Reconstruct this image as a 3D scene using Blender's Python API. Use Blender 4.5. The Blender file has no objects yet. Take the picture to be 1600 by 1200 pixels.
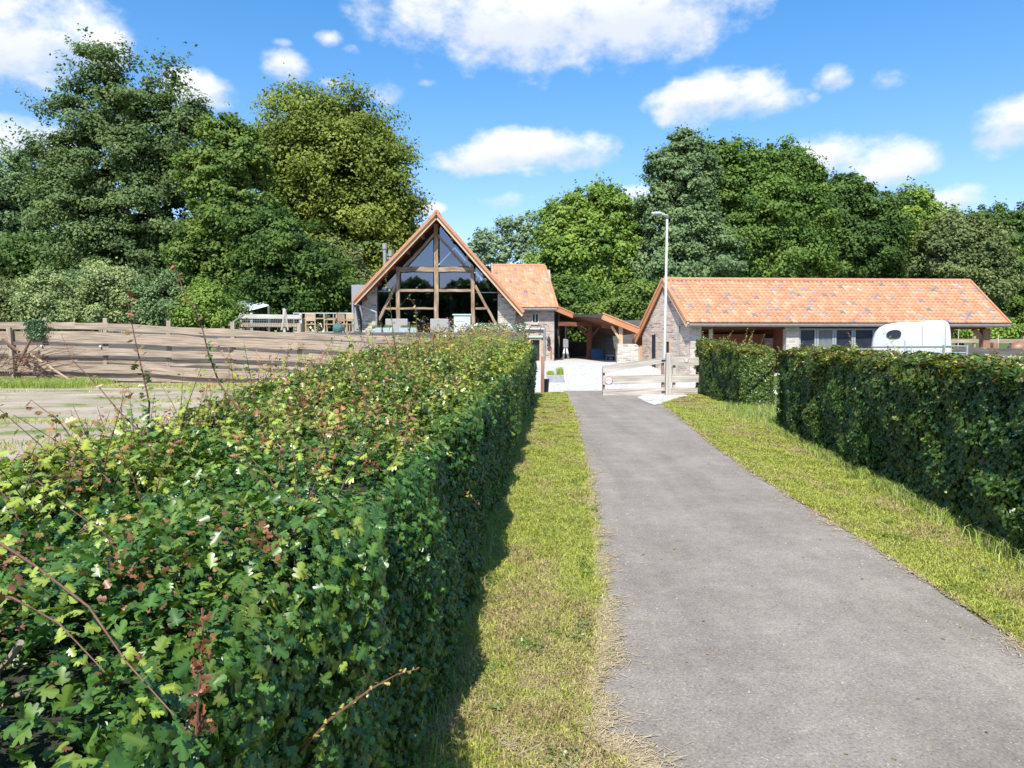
import bpy, math, random
import numpy as np
from mathutils import Vector, Matrix, noise as mnoise

# ------------------------------------------------------------------ camera, sky, sun, exposure
C = bpy.context.scene
col = C.collection
F, PITCH, CAMZ = 1156.0, math.radians(3.47), 1.65
cd = bpy.data.cameras.new('camera'); cam = bpy.data.objects.new('camera', cd); col.objects.link(cam)
cd.sensor_width = 36.0; cd.lens = 36.0*F/1600.0; cd.clip_start = 0.05; cd.clip_end = 3000
cam.location = (0, 0, CAMZ); cam.rotation_euler = (math.radians(90)-PITCH, 0, 0)
C.camera = cam
C.view_settings.view_transform = 'Standard'; C.view_settings.look = 'None'
C.view_settings.exposure = 0.55; C.view_settings.gamma = 1.0
C.render.engine = 'CYCLES'; C.cycles.max_bounces = 7; C.cycles.transparent_max_bounces = 12
C.cycles.diffuse_bounces = 3; C.cycles.glossy_bounces = 3; C.cycles.transmission_bounces = 4

sun_from = Vector((-0.17, -0.78, 1.0)).normalized()
SUN_EL = math.asin(sun_from.z); SUN_AZ = math.atan2(sun_from.x, sun_from.y)
sd = bpy.data.lights.new('sun', 'SUN'); sd.energy = 4.9; sd.angle = math.radians(0.5); sd.color = (1.0, 0.95, 0.87)
so = bpy.data.objects.new('sun', sd); col.objects.link(so)
so.rotation_euler = (-sun_from).to_track_quat('-Z', 'Y').to_euler(); so.location = (-20, -40, 80)

def px_dir(px, py):
    dx = (px-800)/F; dy = (600-py)/F
    return Vector((dx, math.cos(PITCH)+dy*math.sin(PITCH), -math.sin(PITCH)+dy*math.cos(PITCH)))
def P(px, py, Y):
    d = px_dir(px, py); t = Y/d.y
    return Vector((d.x*t, Y, CAMZ+d.z*t))
def G(px, py, z0=0.0):
    d = px_dir(px, py); t = (z0-CAMZ)/d.z
    return Vector((d.x*t, d.y*t, z0))
def PLN(px, py, p0, n):
    d = px_dir(px, py); o = Vector((0, 0, CAMZ)); t = (p0-o).dot(n)/d.dot(n)
    return o+d*t

W = bpy.data.worlds.new('World'); C.world = W; W.use_nodes = True
def build_world():
    nt = W.node_tree; N = nt.nodes; L = nt.links; N.clear()
    def math_(op, a, b=None, c=None, clamp=False):
        n = N.new('ShaderNodeMath'); n.operation = op; n.use_clamp = clamp
        for i, v in enumerate((a, b, c)):
            if v is None: continue
            if isinstance(v, (int, float)): n.inputs[i].default_value = v
            else: L.new(v, n.inputs[i])
        return n.outputs[0]
    out = N.new('ShaderNodeOutputWorld'); bg = N.new('ShaderNodeBackground'); bg.inputs[1].default_value = 0.115
    sky = N.new('ShaderNodeTexSky'); sky.sky_type = 'NISHITA'; sky.sun_disc = False
    sky.sun_elevation = SUN_EL; sky.sun_rotation = SUN_AZ; sky.altitude = 50
    sky.air_density = 1.0; sky.dust_density = 0.6; sky.ozone_density = 2.2
    hs = N.new('ShaderNodeHueSaturation'); hs.inputs['Hue'].default_value = 0.492; hs.inputs['Saturation'].default_value = 1.12; hs.inputs['Value'].default_value = 1.22
    L.new(sky.outputs[0], hs.inputs['Color'])
    tint = N.new('ShaderNodeMix'); tint.data_type = 'RGBA'; tint.blend_type = 'MULTIPLY'; tint.inputs[0].default_value = 1.0; tint.inputs[7].default_value = (.80, .97, 1.06, 1)
    L.new(hs.outputs[0], tint.inputs[6]); tint_pending = tint
    tc = N.new('ShaderNodeTexCoord'); sp = N.new('ShaderNodeSeparateXYZ'); L.new(tc.outputs['Generated'], sp.inputs[0])
    az = math_('ARCTAN2', sp.outputs[0], sp.outputs[1]); el = math_('ARCSINE', sp.outputs[2])
    tmx = N.new('ShaderNodeMix'); tmx.data_type = 'RGBA'; L.new(math_('MULTIPLY', el, 2.2, clamp=True), tmx.inputs[0]); tmx.inputs[6].default_value = (1.12, .90, 1.05, 1); tmx.inputs[7].default_value = (.48, .90, 1.14, 1); L.new(tmx.outputs[2], tint.inputs[7])
    # noise over the direction sphere
    mp = N.new('ShaderNodeMapping'); mp.inputs['Scale'].default_value = (1, 1, 1.5); L.new(tc.outputs['Generated'], mp.inputs[0])
    nz = N.new('ShaderNodeTexNoise'); nz.inputs['Scale'].default_value = 19.0; nz.inputs['Detail'].default_value = 10; nz.inputs['Roughness'].default_value = 0.6
    L.new(mp.outputs[0], nz.inputs['Vector'])
    n2 = N.new('ShaderNodeTexNoise'); n2.inputs['Scale'].default_value = 7.0; n2.inputs['Detail'].default_value = 5; L.new(mp.outputs[0], n2.inputs['Vector'])
    blobs = [(880,-18,255,98,1.0),(820,40,120,45,.6),(1010,20,130,70,.8),(820,95,60,28,.05),(45,50,125,72,1.),(140,75,60,50,.9),(20,215,95,28,1.0),(110,160,70,30,-.1),
      (760,250,82,24,1.0),(830,232,90,30,1.),(910,238,60,28,1.),(790,215,28,18,.8),(820,272,60,10,-.05),(800,312,48,16,.5),(1085,160,65,32,1.),(1150,148,80,36,1.),(1200,160,60,24,.8),(1240,165,45,20,.3),(1300,122,34,22,.5),
      (1270,155,20,12,.3),(1382,124,34,22,.0),(1290,245,72,32,1.),(1390,255,62,34,1.),(1330,285,90,20,.3),(1485,312,52,20,.8),(1600,180,60,30,1.),(1570,200,50,32,.8),
      (450,105,36,24,.6),(512,60,26,14,.12),(550,80,22,12,-.1),(606,142,34,24,.3),(665,130,22,9,.2),(990,302,34,14,.6),(668,326,24,10,.8),(300,140,56,28,.9),(1150,106,25,7,.0),(445,66,22,8,-.15),(520,130,35,12,-.1)]
    acc = None; accv = None
    for (cx, cy, rx, ry, s) in blobs:
        d = px_dir(cx, cy).normalized(); a0 = math.atan2(d.x, d.y); e0 = math.asin(d.z)
        ra = rx/F; re = ry/F
        ca = math_('MULTIPLY', math_('SUBTRACT', az, a0), math.cos(e0)/(ra*math.cos(a0)**2+1e-6) if abs(a0) < .1 else math.cos(e0)/(ra*math.cos(a0)))
        ce = math_('MULTIPLY', math_('SUBTRACT', el, e0), 1/re)
        r2 = math_('ADD', math_('MULTIPLY', ca, ca), math_('MULTIPLY', ce, ce))
        e = math_('SUBTRACT', 0.32+0.62*s, math_('MULTIPLY', r2, 0.75))
        acc = e if acc is None else math_('SMOOTH_MAX', acc, e, 0.25)
        # local height weight (for flat grey bases)
        wv = math_('MULTIPLY', math_('MAXIMUM', math_('SUBTRACT', 1.3, r2), 0.0), ce)
        accv = wv if accv is None else math_('ADD', accv, wv)
    # generic clouds outside the framed view
    side = math_('SUBTRACT', math_('ABSOLUTE', az), 0.78)
    gen = math_('SUBTRACT', math_('MULTIPLY', n2.outputs[0], 4.0), 2.2)
    gm = math_('MULTIPLY', side, 6.0, clamp=True)
    acc2 = math_('ADD', math_('MULTIPLY', acc, math_('SUBTRACT', 1.0, gm)), math_('MULTIPLY', gen, gm))
    dens = math_('ADD', acc2, math_('MULTIPLY', math_('ADD', math_('MULTIPLY', math_('SUBTRACT', nz.outputs[0], 0.5), 2.3), math_('MULTIPLY', math_('SUBTRACT', n2.outputs[0], 0.5), 1.2)), 1.0))
    ramp = N.new('ShaderNodeMapRange'); ramp.interpolation_type = 'SMOOTHSTEP'
    ramp.inputs['From Min'].default_value = -0.12; ramp.inputs['From Max'].default_value = 1.0
    L.new(dens, ramp.inputs[0])
    mask = math_('MULTIPLY', ramp.outputs[0], math_('MULTIPLY', math_('ADD', el, 0.01), 30.0, clamp=True), clamp=True)
    # cloud shading put into the colour: greyer bases, whiter tops
    shade = N.new('ShaderNodeMapRange'); shade.inputs['From Min'].default_value = -0.5; shade.inputs['From Max'].default_value = 0.45
    L.new(math_('ADD', accv, math_('MULTIPLY', math_('SUBTRACT', nz.outputs[0], .5), 1.2)), shade.inputs[0])
    cm = N.new('ShaderNodeMix'); cm.data_type = 'RGBA'; cm.inputs[6].default_value = (4.9, 5.3, 6.1, 1); cm.inputs[7].default_value = (6.6, 6.7, 6.8, 1)
    L.new(shade.outputs[0], cm.inputs[0])
    mx = N.new('ShaderNodeMix'); mx.data_type = 'RGBA'; L.new(mask, mx.inputs[0]); L.new(tint.outputs[2], mx.inputs[6]); L.new(cm.outputs[2], mx.inputs[7])
    L.new(mx.outputs[2], bg.inputs[0]); L.new(bg.outputs[0], out.inputs[0])
build_world()

# ------------------------------------------------------------------ helpers
R = random.Random(7); rs = np.random.RandomState(11)
ORG = {}
def tag(o, label=None, cat=None, group=None, kind=None):
    if label: o['label'] = label
    if cat: o['category'] = cat
    if group: o['group'] = group
    if kind: o['kind'] = kind
    return o
def empty(name, loc, label, cat, group=None):
    o = bpy.data.objects.new(name, None); col.objects.link(o); o.location = loc; o.empty_display_size = .2
    ORG[o] = Vector(loc); return tag(o, label, cat, group)
def link(o, parent, origin):
    col.objects.link(o)
    if parent is not None: o.parent = parent
    else: o.location = origin
    ORG[o] = origin
    return o
class MB:
    def __init__(s): s.v = []; s.f = []; s.uv = []
    def face(s, pts, uv=None):
        i = len(s.v); pts = [Vector(p) for p in pts]; s.v += pts; s.f.append(list(range(i, i+len(pts))))
        if uv is None:
            n = (pts[1]-pts[0]).cross(pts[2]-pts[0])
            if n.length < 1e-9 and len(pts) > 3: n = (pts[2]-pts[1]).cross(pts[3]-pts[1])
            if n.length < 1e-9: n = Vector((0, 0, 1))
            n.normalize()
            if abs(n.z) > .85: uv = [(p.x, p.y) for p in pts]
            else:
                h = Vector((-n.y, n.x, 0)).normalized(); up = n.cross(h)
                if up.z < 0: up = -up
                uv = [(p.dot(h), p.dot(up)) for p in pts]
        s.uv += list(uv); return s
    def box(s, x0, x1, y0, y1, z0, z1):
        a = [(x0,y0,z0),(x1,y0,z0),(x1,y1,z0),(x0,y1,z0),(x0,y0,z1),(x1,y0,z1),(x1,y1,z1),(x0,y1,z1)]
        for q in ((3,2,1,0),(4,5,6,7),(0,1,5,4),(1,2,6,5),(2,3,7,6),(3,0,4,7)): s.face([a[k] for k in q])
        return s
    def beam(s, p0, p1, w, h, up=(0, 0, 1)):
        p0 = Vector(p0); p1 = Vector(p1); d = (p1-p0); Ln = d.length; d.normalize(); up = Vector(up)
        sd_ = d.cross(up)
        if sd_.length < 1e-4: sd_ = d.cross(Vector((0, 1, 0)))
        sd_.normalize(); u2 = sd_.cross(d).normalized(); off = R.random()*50
        cs = [(-w/2,-h/2),(w/2,-h/2),(w/2,h/2),(-w/2,h/2)]
        A = [p0+sd_*a+u2*b for a, b in cs]; B = [p1+sd_*a+u2*b for a, b in cs]; acc = 0
        for k in range(4):
            j = (k+1) % 4; wd = (A[j]-A[k]).length
            s.face([A[k], B[k], B[j], A[j]][::-1], uv=[(off, acc+wd), (off+Ln, acc+wd), (off+Ln, acc), (off, acc)]); acc += wd
        s.face(A, uv=[(off+a, b) for a, b in cs]); s.face(B[::-1], uv=[(off+a, b) for a, b in cs][::-1])
        return s
    def prism(s, pts, ext):
        pts = [Vector(p) for p in pts]; ext = Vector(ext); q = [p+ext for p in pts]
        s.face(pts); s.face(q[::-1])
        for k in range(len(pts)):
            j = (k+1) % len(pts); s.face([pts[j], pts[k], q[k], q[j]])
        return s
    def tube(s, pts, rad, n=8, cap=True):
        pts = [Vector(p) for p in pts]; rings = []; acc = 0; accs = []
        if not hasattr(rad, '__len__'): rad = [rad]*len(pts)
        prev = None
        for i, p in enumerate(pts):
            t = (pts[min(i+1, len(pts)-1)]-pts[max(i-1, 0)]).normalized()
            a = prev if prev is not None else (Vector((0, 0, 1)) if abs(t.z) < .9 else Vector((1, 0, 0)))
            a = (a-t*a.dot(t)).normalized(); b = t.cross(a); prev = a
            if i: acc += (pts[i]-pts[i-1]).length
            accs.append(acc)
            rings.append([p+(a*math.cos(2*math.pi*k/n)+b*math.sin(2*math.pi*k/n))*rad[i] for k in range(n)])
        for i in range(len(pts)-1):
            for k in range(n):
                j = (k+1) % n; r = max(rad[i], .01)*2*math.pi/n
                s.face([rings[i][k], rings[i][j], rings[i+1][j], rings[i+1][k]], uv=[(accs[i], k*r), (accs[i], (k+1)*r), (accs[i+1], (k+1)*r), (accs[i+1], k*r)])
        if cap: s.face(rings[0][::-1]); s.face(rings[-1])
        return s
    def ellipsoid(s, c, r, nu=16, nv=10, rot=None):
        c = Vector(c)
        def pt(i, j):
            th = math.pi*j/nv; ph = 2*math.pi*i/nu
            v = Vector((r[0]*math.sin(th)*math.cos(ph), r[1]*math.sin(th)*math.sin(ph), r[2]*math.cos(th)))
            return c+(rot@v if rot else v)
        for j in range(nv):
            for i in range(nu):
                if j == 0: s.face([pt(i, 0), pt(i, 1), pt(i+1, 1)])
                elif j == nv-1: s.face([pt(i, j), pt(i, j+1), pt(i+1, j)])
                else: s.face([pt(i, j), pt(i, j+1), pt(i+1, j+1), pt(i+1, j)])
        return s
    def build(s, name, mat, parent=None, smooth=False, bevel=0, weld=True, segs=1, label=None):
        if parent is not None: org = ORG[parent]
        else:
            xs = [p.x for p in s.v]; ys = [p.y for p in s.v]; zs = [p.z for p in s.v]
            org = Vector(((min(xs)+max(xs))/2, (min(ys)+max(ys))/2, min(zs)))
        me = bpy.data.meshes.new(name); me.from_pydata([tuple(p-org) for p in s.v], [], s.f)
        uvl = me.uv_layers.new(name='UVMap'); uvl.data.foreach_set('uv', np.array(s.uv, dtype=np.float32).ravel())
        me.materials.append(mat)
        if weld:
            import bmesh
            b = bmesh.new(); b.from_mesh(me); bmesh.ops.remove_doubles(b, verts=b.verts, dist=1e-4)
            bmesh.ops.recalc_face_normals(b, faces=b.faces); b.to_mesh(me); b.free()
        if smooth: me.polygons.foreach_set('use_smooth', [True]*len(me.polygons))
        o = bpy.data.objects.new(name, me); link(o, parent, org)
        if bevel:
            m = o.modifiers.new('bevel', 'BEVEL'); m.width = bevel; m.segments = segs; m.limit_method = 'ANGLE'
        if label: o['label'] = label
        return o
def np_mesh(name, V, faces_tpl, n, mat, parent=None, colr=None, org=None, smooth=False):
    """n copies of a template of faces; V (n*k,3)"""
    k = V.shape[0]//n
    if parent is not None: org = ORG[parent]
    elif org is None: org = Vector((float(V[:, 0].mean()), float(V[:, 1].mean()), float(V[:, 2].min())))
    V = V-np.array(org)
    sizes = np.array([len(f) for f in faces_tpl]); fl = np.concatenate([np.array(f) for f in faces_tpl])
    loops = (fl[None, :]+(np.arange(n)*k)[:, None]).ravel()
    tot = np.tile(sizes, n); starts = np.concatenate([[0], np.cumsum(tot)[:-1]])
    me = bpy.data.meshes.new(name)
    me.vertices.add(len(V)); me.vertices.foreach_set('co', V.astype(np.float32).ravel())
    me.loops.add(len(loops)); me.loops.foreach_set('vertex_index', loops.astype(np.int32))
    me.polygons.add(len(tot)); me.polygons.foreach_set('loop_start', starts.astype(np.int32)); me.polygons.foreach_set('loop_total', tot.astype(np.int32))
    if smooth: me.polygons.foreach_set('use_smooth', np.ones(len(tot), dtype=bool))
    if colr is not None:
        at = me.attributes.new('col', 'FLOAT_COLOR', 'POINT')
        cc = np.ones((n, k, 4), dtype=np.float32); cc[:, :, :3] = colr[:, None, :] if colr.ndim == 2 else colr
        at.data.foreach_set('color', cc.ravel())
    me.materials.append(mat); me.update(calc_edges=True)
    o = bpy.data.objects.new(name, me); link(o, parent, Vector(org)); return o
def nrm(a): return a/np.maximum(np.linalg.norm(a, axis=-1, keepdims=True), 1e-9)
_h = [(.05,.10,-.01),(.19,.13,-.04),(.33,.17,-.09),(.40,.27,-.11),(.31,.34,-.08),(.15,.35,-.03),(.27,.44,-.07),(.39,.55,-.11),(.36,.66,-.10),(.15,.62,-.03),(.22,.75,-.06),(.22,.88,-.08),(.11,.97,-.06)]
LEAF_HAW = (np.array([(0,0,0)]+_h+[(0,1.0,-.05)]+[(-a,b,c) for a,b,c in _h[::-1]]+[(0,.35,.0),(0,.62,-.01)]), [[0]+list(range(1,7))+[28],[28,6,7,8,9,10,29],[29,10,11,12,13,14],[0,28]+list(range(22,28)),[28,29]+list(range(18,23)),[29,14,15,16,17,18]])
LEAF_MID = (np.array([(0,0,0),(.40,.30,-.1),(.18,.5,-.05),(.32,.82,-.1),(0,1,-.03),(-.32,.82,-.1),(-.18,.5,-.05),(-.40,.30,-.1)]), [[0,1,2,3,4],[0,4,5,6,7]])
LEAF_FAR = (np.array([(0,0,0),(.36,.5,-.1),(0,1,0),(-.36,.5,-.1)]), [[0,1,2],[0,2,3]])
def scatter(name, pos, nor, size, colr, tpl, mat, parent=None, droop=None, org=None):
    n = len(pos); T, Fc = tpl
    nor = nrm(nor); rv = rs.normal(size=(n, 3))
    if droop is not None: rv = rv+droop
    d = nrm(rv-nor*(rv*nor).sum(1, keepdims=True)); s = np.cross(d, nor)
    V = pos[:, None, :]+size[:, None, None]*(T[None, :, 0:1]*s[:, None, :]+(T[None, :, 1:2]-.35)*d[:, None, :]+T[None, :, 2:3]*nor[:, None, :])
    if len(T) > 20 and colr is not None:   # hawthorn leaf: paler midrib
        f_ = np.ones(len(T)); f_[[0, 14, 28, 29]] = 1.45; colr = colr[:, None, :]*f_[None, :, None]
    return np_mesh(name, V.reshape(-1, 3), Fc, n, mat, parent, colr, org)
def vn(x, y, seed=0):
    x = np.asarray(x, float); y = np.asarray(y, float); xi = np.floor(x); yi = np.floor(y); fx = x-xi; fy = y-yi
    fx = fx*fx*(3-2*fx); fy = fy*fy*(3-2*fy)
    def h(a, b):
        t = np.sin(a*127.1+b*311.7+seed*74.7)*43758.5453; return t-np.floor(t)
    return (h(xi, yi)*(1-fx)+h(xi+1, yi)*fx)*(1-fy)+(h(xi, yi+1)*(1-fx)+h(xi+1, yi+1)*fx)*fy
def fbm(x, y, seed=0, o=3):
    return sum(vn(np.asarray(x)*2**i, np.asarray(y)*2**i, seed+i)*.5**i for i in range(o))/sum(.5**i for i in range(o))

# ------------------------------------------------------------------ materials
def newmat(name):
    m = bpy.data.materials.new(name); m.use_nodes = True; nt = m.node_tree
    return m, nt, nt.nodes['Principled BSDF']
def coords(nt, kind, scale=(1, 1, 1)):
    tc = nt.nodes.new('ShaderNodeTexCoord'); mp = nt.nodes.new('ShaderNodeMapping'); mp.inputs['Scale'].default_value = scale
    nt.links.new(tc.outputs[kind], mp.inputs[0]); return mp.outputs[0]
def noise(nt, vec, scale, detail=5, rough=.55):
    n = nt.nodes.new('ShaderNodeTexNoise'); n.inputs['Scale'].default_value = scale; n.inputs['Detail'].default_value = detail; n.inputs['Roughness'].default_value = rough
    nt.links.new(vec, n.inputs['Vector']); return n.outputs[0]
def ramp(nt, fac, stops):
    r = nt.nodes.new('ShaderNodeValToRGB'); e = r.color_ramp.elements
    while len(e) < len(stops): e.new(.5)
    for k, (p, c) in enumerate(stops): e[k].position = p; e[k].color = (*c, 1)
    nt.links.new(fac, r.inputs[0]); return r.outputs[0]
def mix(nt, fac, a, b, mode='MIX'):
    m = nt.nodes.new('ShaderNodeMix'); m.data_type = 'RGBA'; m.blend_type = mode
    for sock, v in ((m.inputs[0], fac), (m.inputs[6], a), (m.inputs[7], b)):
        if isinstance(v, (int, float)): sock.default_value = v
        elif isinstance(v, tuple): sock.default_value = (*v, 1)
        else: nt.links.new(v, sock)
    return m.outputs[2]
def bump(nt, bs, h, strength=.4, dist=.02):
    b = nt.nodes.new('ShaderNodeBump'); b.inputs['Strength'].default_value = strength; b.inputs['Distance'].default_value = dist
    nt.links.new(h, b.inputs['Height']); nt.links.new(b.outputs[0], bs.inputs['Normal'])
def simple(name, c1, c2=None, scale=3, rough=.7, metal=0, kind='Object', stretch=(1, 1, 1), bmp=0, dist=.01, spec=.5):
    m, nt, bs = newmat(name); bs.inputs['Roughness'].default_value = rough; bs.inputs['Metallic'].default_value = metal; bs.inputs['Specular IOR Level'].default_value = spec
    c2 = c2 or tuple(x*.8 for x in c1); v = coords(nt, kind, stretch); n = noise(nt, v, scale)
    nt.links.new(ramp(nt, n, [(.3, c1), (.7, c2)]), bs.inputs['Base Color'])
    if bmp: bump(nt, bs, n, bmp, dist)
    return m
def leafmat(name, trans=.3, rough=.5, spec=.4):
    m, nt, bs = newmat(name); at = nt.nodes.new('ShaderNodeAttribute'); at.attribute_name = 'col'
    nt.links.new(at.outputs['Color'], bs.inputs['Base Color']); bs.inputs['Roughness'].default_value = rough; bs.inputs['Specular IOR Level'].default_value = spec
    tr = nt.nodes.new('ShaderNodeBsdfTranslucent'); mm = nt.nodes.new('ShaderNodeMixShader'); mm.inputs[0].default_value = trans
    tcol = mix(nt, 1.0, at.outputs['Color'], (1.5, 1.6, .7), 'MULTIPLY'); nt.links.new(tcol, tr.inputs[0])
    nt.links.new(bs.outputs[0], mm.inputs[1]); nt.links.new(tr.outputs[0], mm.inputs[2]); nt.links.new(mm.outputs[0], nt.nodes['Material Output'].inputs[0])
    return m
M = {}
M['leaf'] = leafmat('glossy_leaf', .22, .36, .5); M['treeleaf'] = leafmat('tree_leaf', .25, .6, .25); M['grass'] = leafmat('grass_blade', .3, .6, .3)
M['straw'] = leafmat('straw', .1, .8, .2)
def wood(name, c1, c2, c3, sx=1.2, sy=22, rough=.8, bm=.5):
    m, nt, bs = newmat(name); v = coords(nt, 'UV', (sx, sy, 1)); n = noise(nt, v, 1.0, 6, .6); bs.inputs['Roughness'].default_value = rough; bs.inputs['Specular IOR Level'].default_value = .25
    v2 = coords(nt, 'UV', (.8, 2.5, 1)); n2 = noise(nt, v2, 1.3, 3)
    a = ramp(nt, n, [(.3, c1), (.52, c2), (.75, c3)])
    nt.links.new(mix(nt, .75, a, ramp(nt, n2, [(.3, (.78, .76, .74)), (.7, (1.12, 1.10, 1.08))]), 'MULTIPLY'), bs.inputs['Base Color']); bump(nt, bs, n, bm, .012)
    return m
M['fencewood'] = wood('weathered_oak_board', (.12, .085, .06), (.38, .30, .23), (.56, .465, .375), .8, 34)
M['fencewood_grey'] = wood('grey_oak_board', (.17, .145, .12), (.43, .38, .33), (.58, .53, .47), .8, 34)
M['fencewood_warm'] = wood('warm_oak_board', (.12, .08, .055), (.33, .25, .185), (.48, .39, .30), .8, 34)
M['gatewood'] = wood('bleached_board', (.20, .175, .15), (.48, .44, .39), (.66, .62, .56), .9, 26)
M['beam'] = wood('old_oak_beam', (.13, .085, .055), (.33, .235, .155), (.55, .43, .32), 1.5, 16)
M['barge'] = wood('barge_board', (.42, .27, .16), (.60, .42, .27), (.68, .52, .36), 1, 20, .7, .2)
M['redwood'] = wood('red_brown_board', (.12, .045, .025), (.19, .075, .042), (.26, .115, .068), 1, 12, .7, .3)
M['orangewood'] = wood('orange_fascia', (.40, .17, .075), (.50, .23, .11), (.56, .29, .155), 1, 12, .6, .2)
M['postwood'] = wood('rust_brown_post', (.20, .10, .06), (.32, .18, .12), (.42, .27, .19), 1, 14)
M['darkwood'] = wood('grey_dark_board', (.08, .075, .07), (.13, .12, .115), (.19, .18, .17), 1, 16)
M['chairwood'] = wood('teak', (.30, .21, .13), (.45, .34, .23), (.55, .44, .32), 1, 20)
M['whitewood'] = wood('white_board', (.42, .40, .37), (.55, .53, .50), (.62, .60, .57), 1, 16)
M['bark'] = wood('bark', (.05, .04, .03), (.10, .085, .065), (.17, .15, .12), 2, 8, .9, .8)
M['twig'] = simple('twig_bark', (.12, .05, .035), (.20, .10, .06), 20)
M['drytwig'] = simple('dry_twig', (.38, .30, .22), (.25, .18, .13), 20)
def brick(name, ca, cb, mortar, sx, sy, bw=.21, bh=.062, mort=.011):
    m, nt, bs = newmat(name); v = coords(nt, 'UV', (1, 1, 1)); bs.inputs['Roughness'].default_value = .9; bs.inputs['Specular IOR Level'].default_value = .2
    b = nt.nodes.new('ShaderNodeTexBrick'); b.inputs['Scale'].default_value = 1; b.inputs['Brick Width'].default_value = bw; b.inputs['Row Height'].default_value = bh; b.inputs['Mortar Size'].default_value = mort
    b.inputs['Mortar Smooth'].default_value = .3; b.inputs['Color1'].default_value = (0, 0, 0, 1); b.inputs['Color2'].default_value = (1, 1, 1, 1); b.inputs['Mortar'].default_value = (.5, .5, .5, 1)
    wob = noise(nt, v, 5, 2); add = nt.nodes.new('ShaderNodeVectorMath'); add.operation = 'MULTIPLY_ADD'; nt.links.new(wob, add.inputs[0]); add.inputs[1].default_value = (.03, .03, 0); nt.links.new(v, add.inputs[2])
    nt.links.new(add.outputs[0], b.inputs['Vector'])
    base = ramp(nt, b.outputs['Color'], [(0, ca[0]), (.35, ca[1]), (.65, ca[2]), (1, ca[3])])
    n = noise(nt, v, 9, 4); base = mix(nt, .6, base, ramp(nt, n, [(.3, (.7, .7, .7)), (.7, (1.2, 1.2, 1.2))]), 'MULTIPLY')
    big = noise(nt, v, .8, 4); base = mix(nt, ramp(nt, big, [(.42, (0, 0, 0)), (.62, (1, 1, 1))]), base, mix(nt, .45, base, cb))
    c = mix(nt, b.outputs['Fac'], base, mortar); nt.links.new(c, bs.inputs['Base Color'])
    h = mix(nt, .35, ramp(nt, b.outputs['Fac'], [(0, (1, 1, 1)), (1, (0, 0, 0))]), n); bump(nt, bs, h, .9, .025)
    return m
M['brick'] = brick('mixed_old_brick', [(.17,.13,.115),(.44,.30,.24),(.56,.44,.36),(.30,.25,.23)], (.64,.57,.50), (.52,.47,.42), 1, 1, .25, .085, .012)
M['palestone'] = brick('pale_rubble_brick', [(.20,.17,.15),(.48,.40,.33),(.60,.53,.45),(.36,.33,.30)], (.62,.57,.49), (.55,.51,.45), 1, 1, .28, .10, .014)
def tilemat():
    m, nt, bs = newmat('clay_tile'); at = nt.nodes.new('ShaderNodeAttribute'); at.attribute_name = 'col'
    v = coords(nt, 'Object'); n = noise(nt, v, 14, 4); n2 = noise(nt, v, .5, 4)
    c = mix(nt, .8, at.outputs['Color'], ramp(nt, n, [(.3, (.78, .78, .78)), (.7, (1.15, 1.15, 1.15))]), 'MULTIPLY')
    c = mix(nt, .5, c, ramp(nt, n2, [(.3, (.93, .93, .93)), (.7, (1.05, 1.05, 1.05))]), 'MULTIPLY')
    nt.links.new(c, bs.inputs['Base Color']); bs.inputs['Roughness'].default_value = .75; bs.inputs['Specular IOR Level'].default_value = .3; bump(nt, bs, n, .2, .01)
    return m
M['tile'] = tilemat()
M['tileplain'] = simple('ridge_clay', (.53, .245, .135), (.43, .19, .105), 8, .8)
M['zinc'] = simple('zinc', (.42, .44, .45), (.33, .35, .36), 6, .45, .5)
M['guttergrey'] = simple('weathered_gutter', (.20, .19, .18), (.14, .135, .13), 6, .6)
M['galv'] = simple('galvanised_steel', (.40, .42, .43), (.32, .34, .35), 8, .5, .2)
M['polepaint'] = simple('pale_grey_pole', (.52, .52, .51), (.44, .44, .43), 5, .5)
M['greypanel'] = simple('grey_cladding', (.30, .31, .33), (.26, .27, .29), 4, .5)
M['white'] = simple('white_paint', (.80, .80, .80), (.76, .76, .75), 4, .35)
M['trailerwhite'] = simple('white_polyester', (.60, .60, .60), (.52, .52, .51), 1.5, .35)
M['rubber'] = simple('rubber', (.03, .03, .03), (.05, .05, .05), 10, .85)
M['black'] = simple('black_metal', (.02, .02, .022), (.035, .035, .035), 10, .5)
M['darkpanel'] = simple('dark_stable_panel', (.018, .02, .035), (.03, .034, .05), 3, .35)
M['plaster'] = simple('cream_plaster', (.55, .52, .46), (.48, .45, .40), 3, .9)
M['reddish'] = simple('reddish_plaster', (.36, .15, .09), (.28, .11, .07), 3, .9)
M['wicker'] = simple('grey_wicker', (.36, .34, .33), (.25, .24, .23), 60, .8, bmp=.6)
M['cushion'] = simple('grey_cushion', (.38, .42, .46), (.32, .36, .40), 8, .9)
M['mint'] = simple('pale_green_paint', (.50, .60, .56), (.42, .52, .48), 5, .5)
M['blue'] = simple('blue_board', (.03, .09, .17), (.04, .12, .22), 3, .6)
M['concrete'] = simple('grey_planter', (.33, .34, .35), (.25, .26, .27), 9, .85)
M['teal'] = simple('teal_fabric', (.04, .12, .12), (.06, .16, .15), 6, .9)
M['red'] = simple('red_paint', (.60, .06, .05), (.5, .05, .04), 6, .5)
M['inktext'] = simple('grey_green_ink', (.10, .22, .20), (.08, .18, .16), 6, .6)
M['sheet'] = simple('pale_metal_sheet', (.55, .60, .66), (.45, .50, .56), 5, .45, .3)
M['horse'] = simple('bay_horse_coat', (.30, .15, .09), (.22, .10, .06), 4, .5)
M['mane'] = simple('dark_mane', (.03, .02, .018), (.05, .03, .025), 20, .7)
M['interior'] = simple('interior_wall', (.13, .14, .15), (.08, .09, .10), 2, .9)
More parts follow.
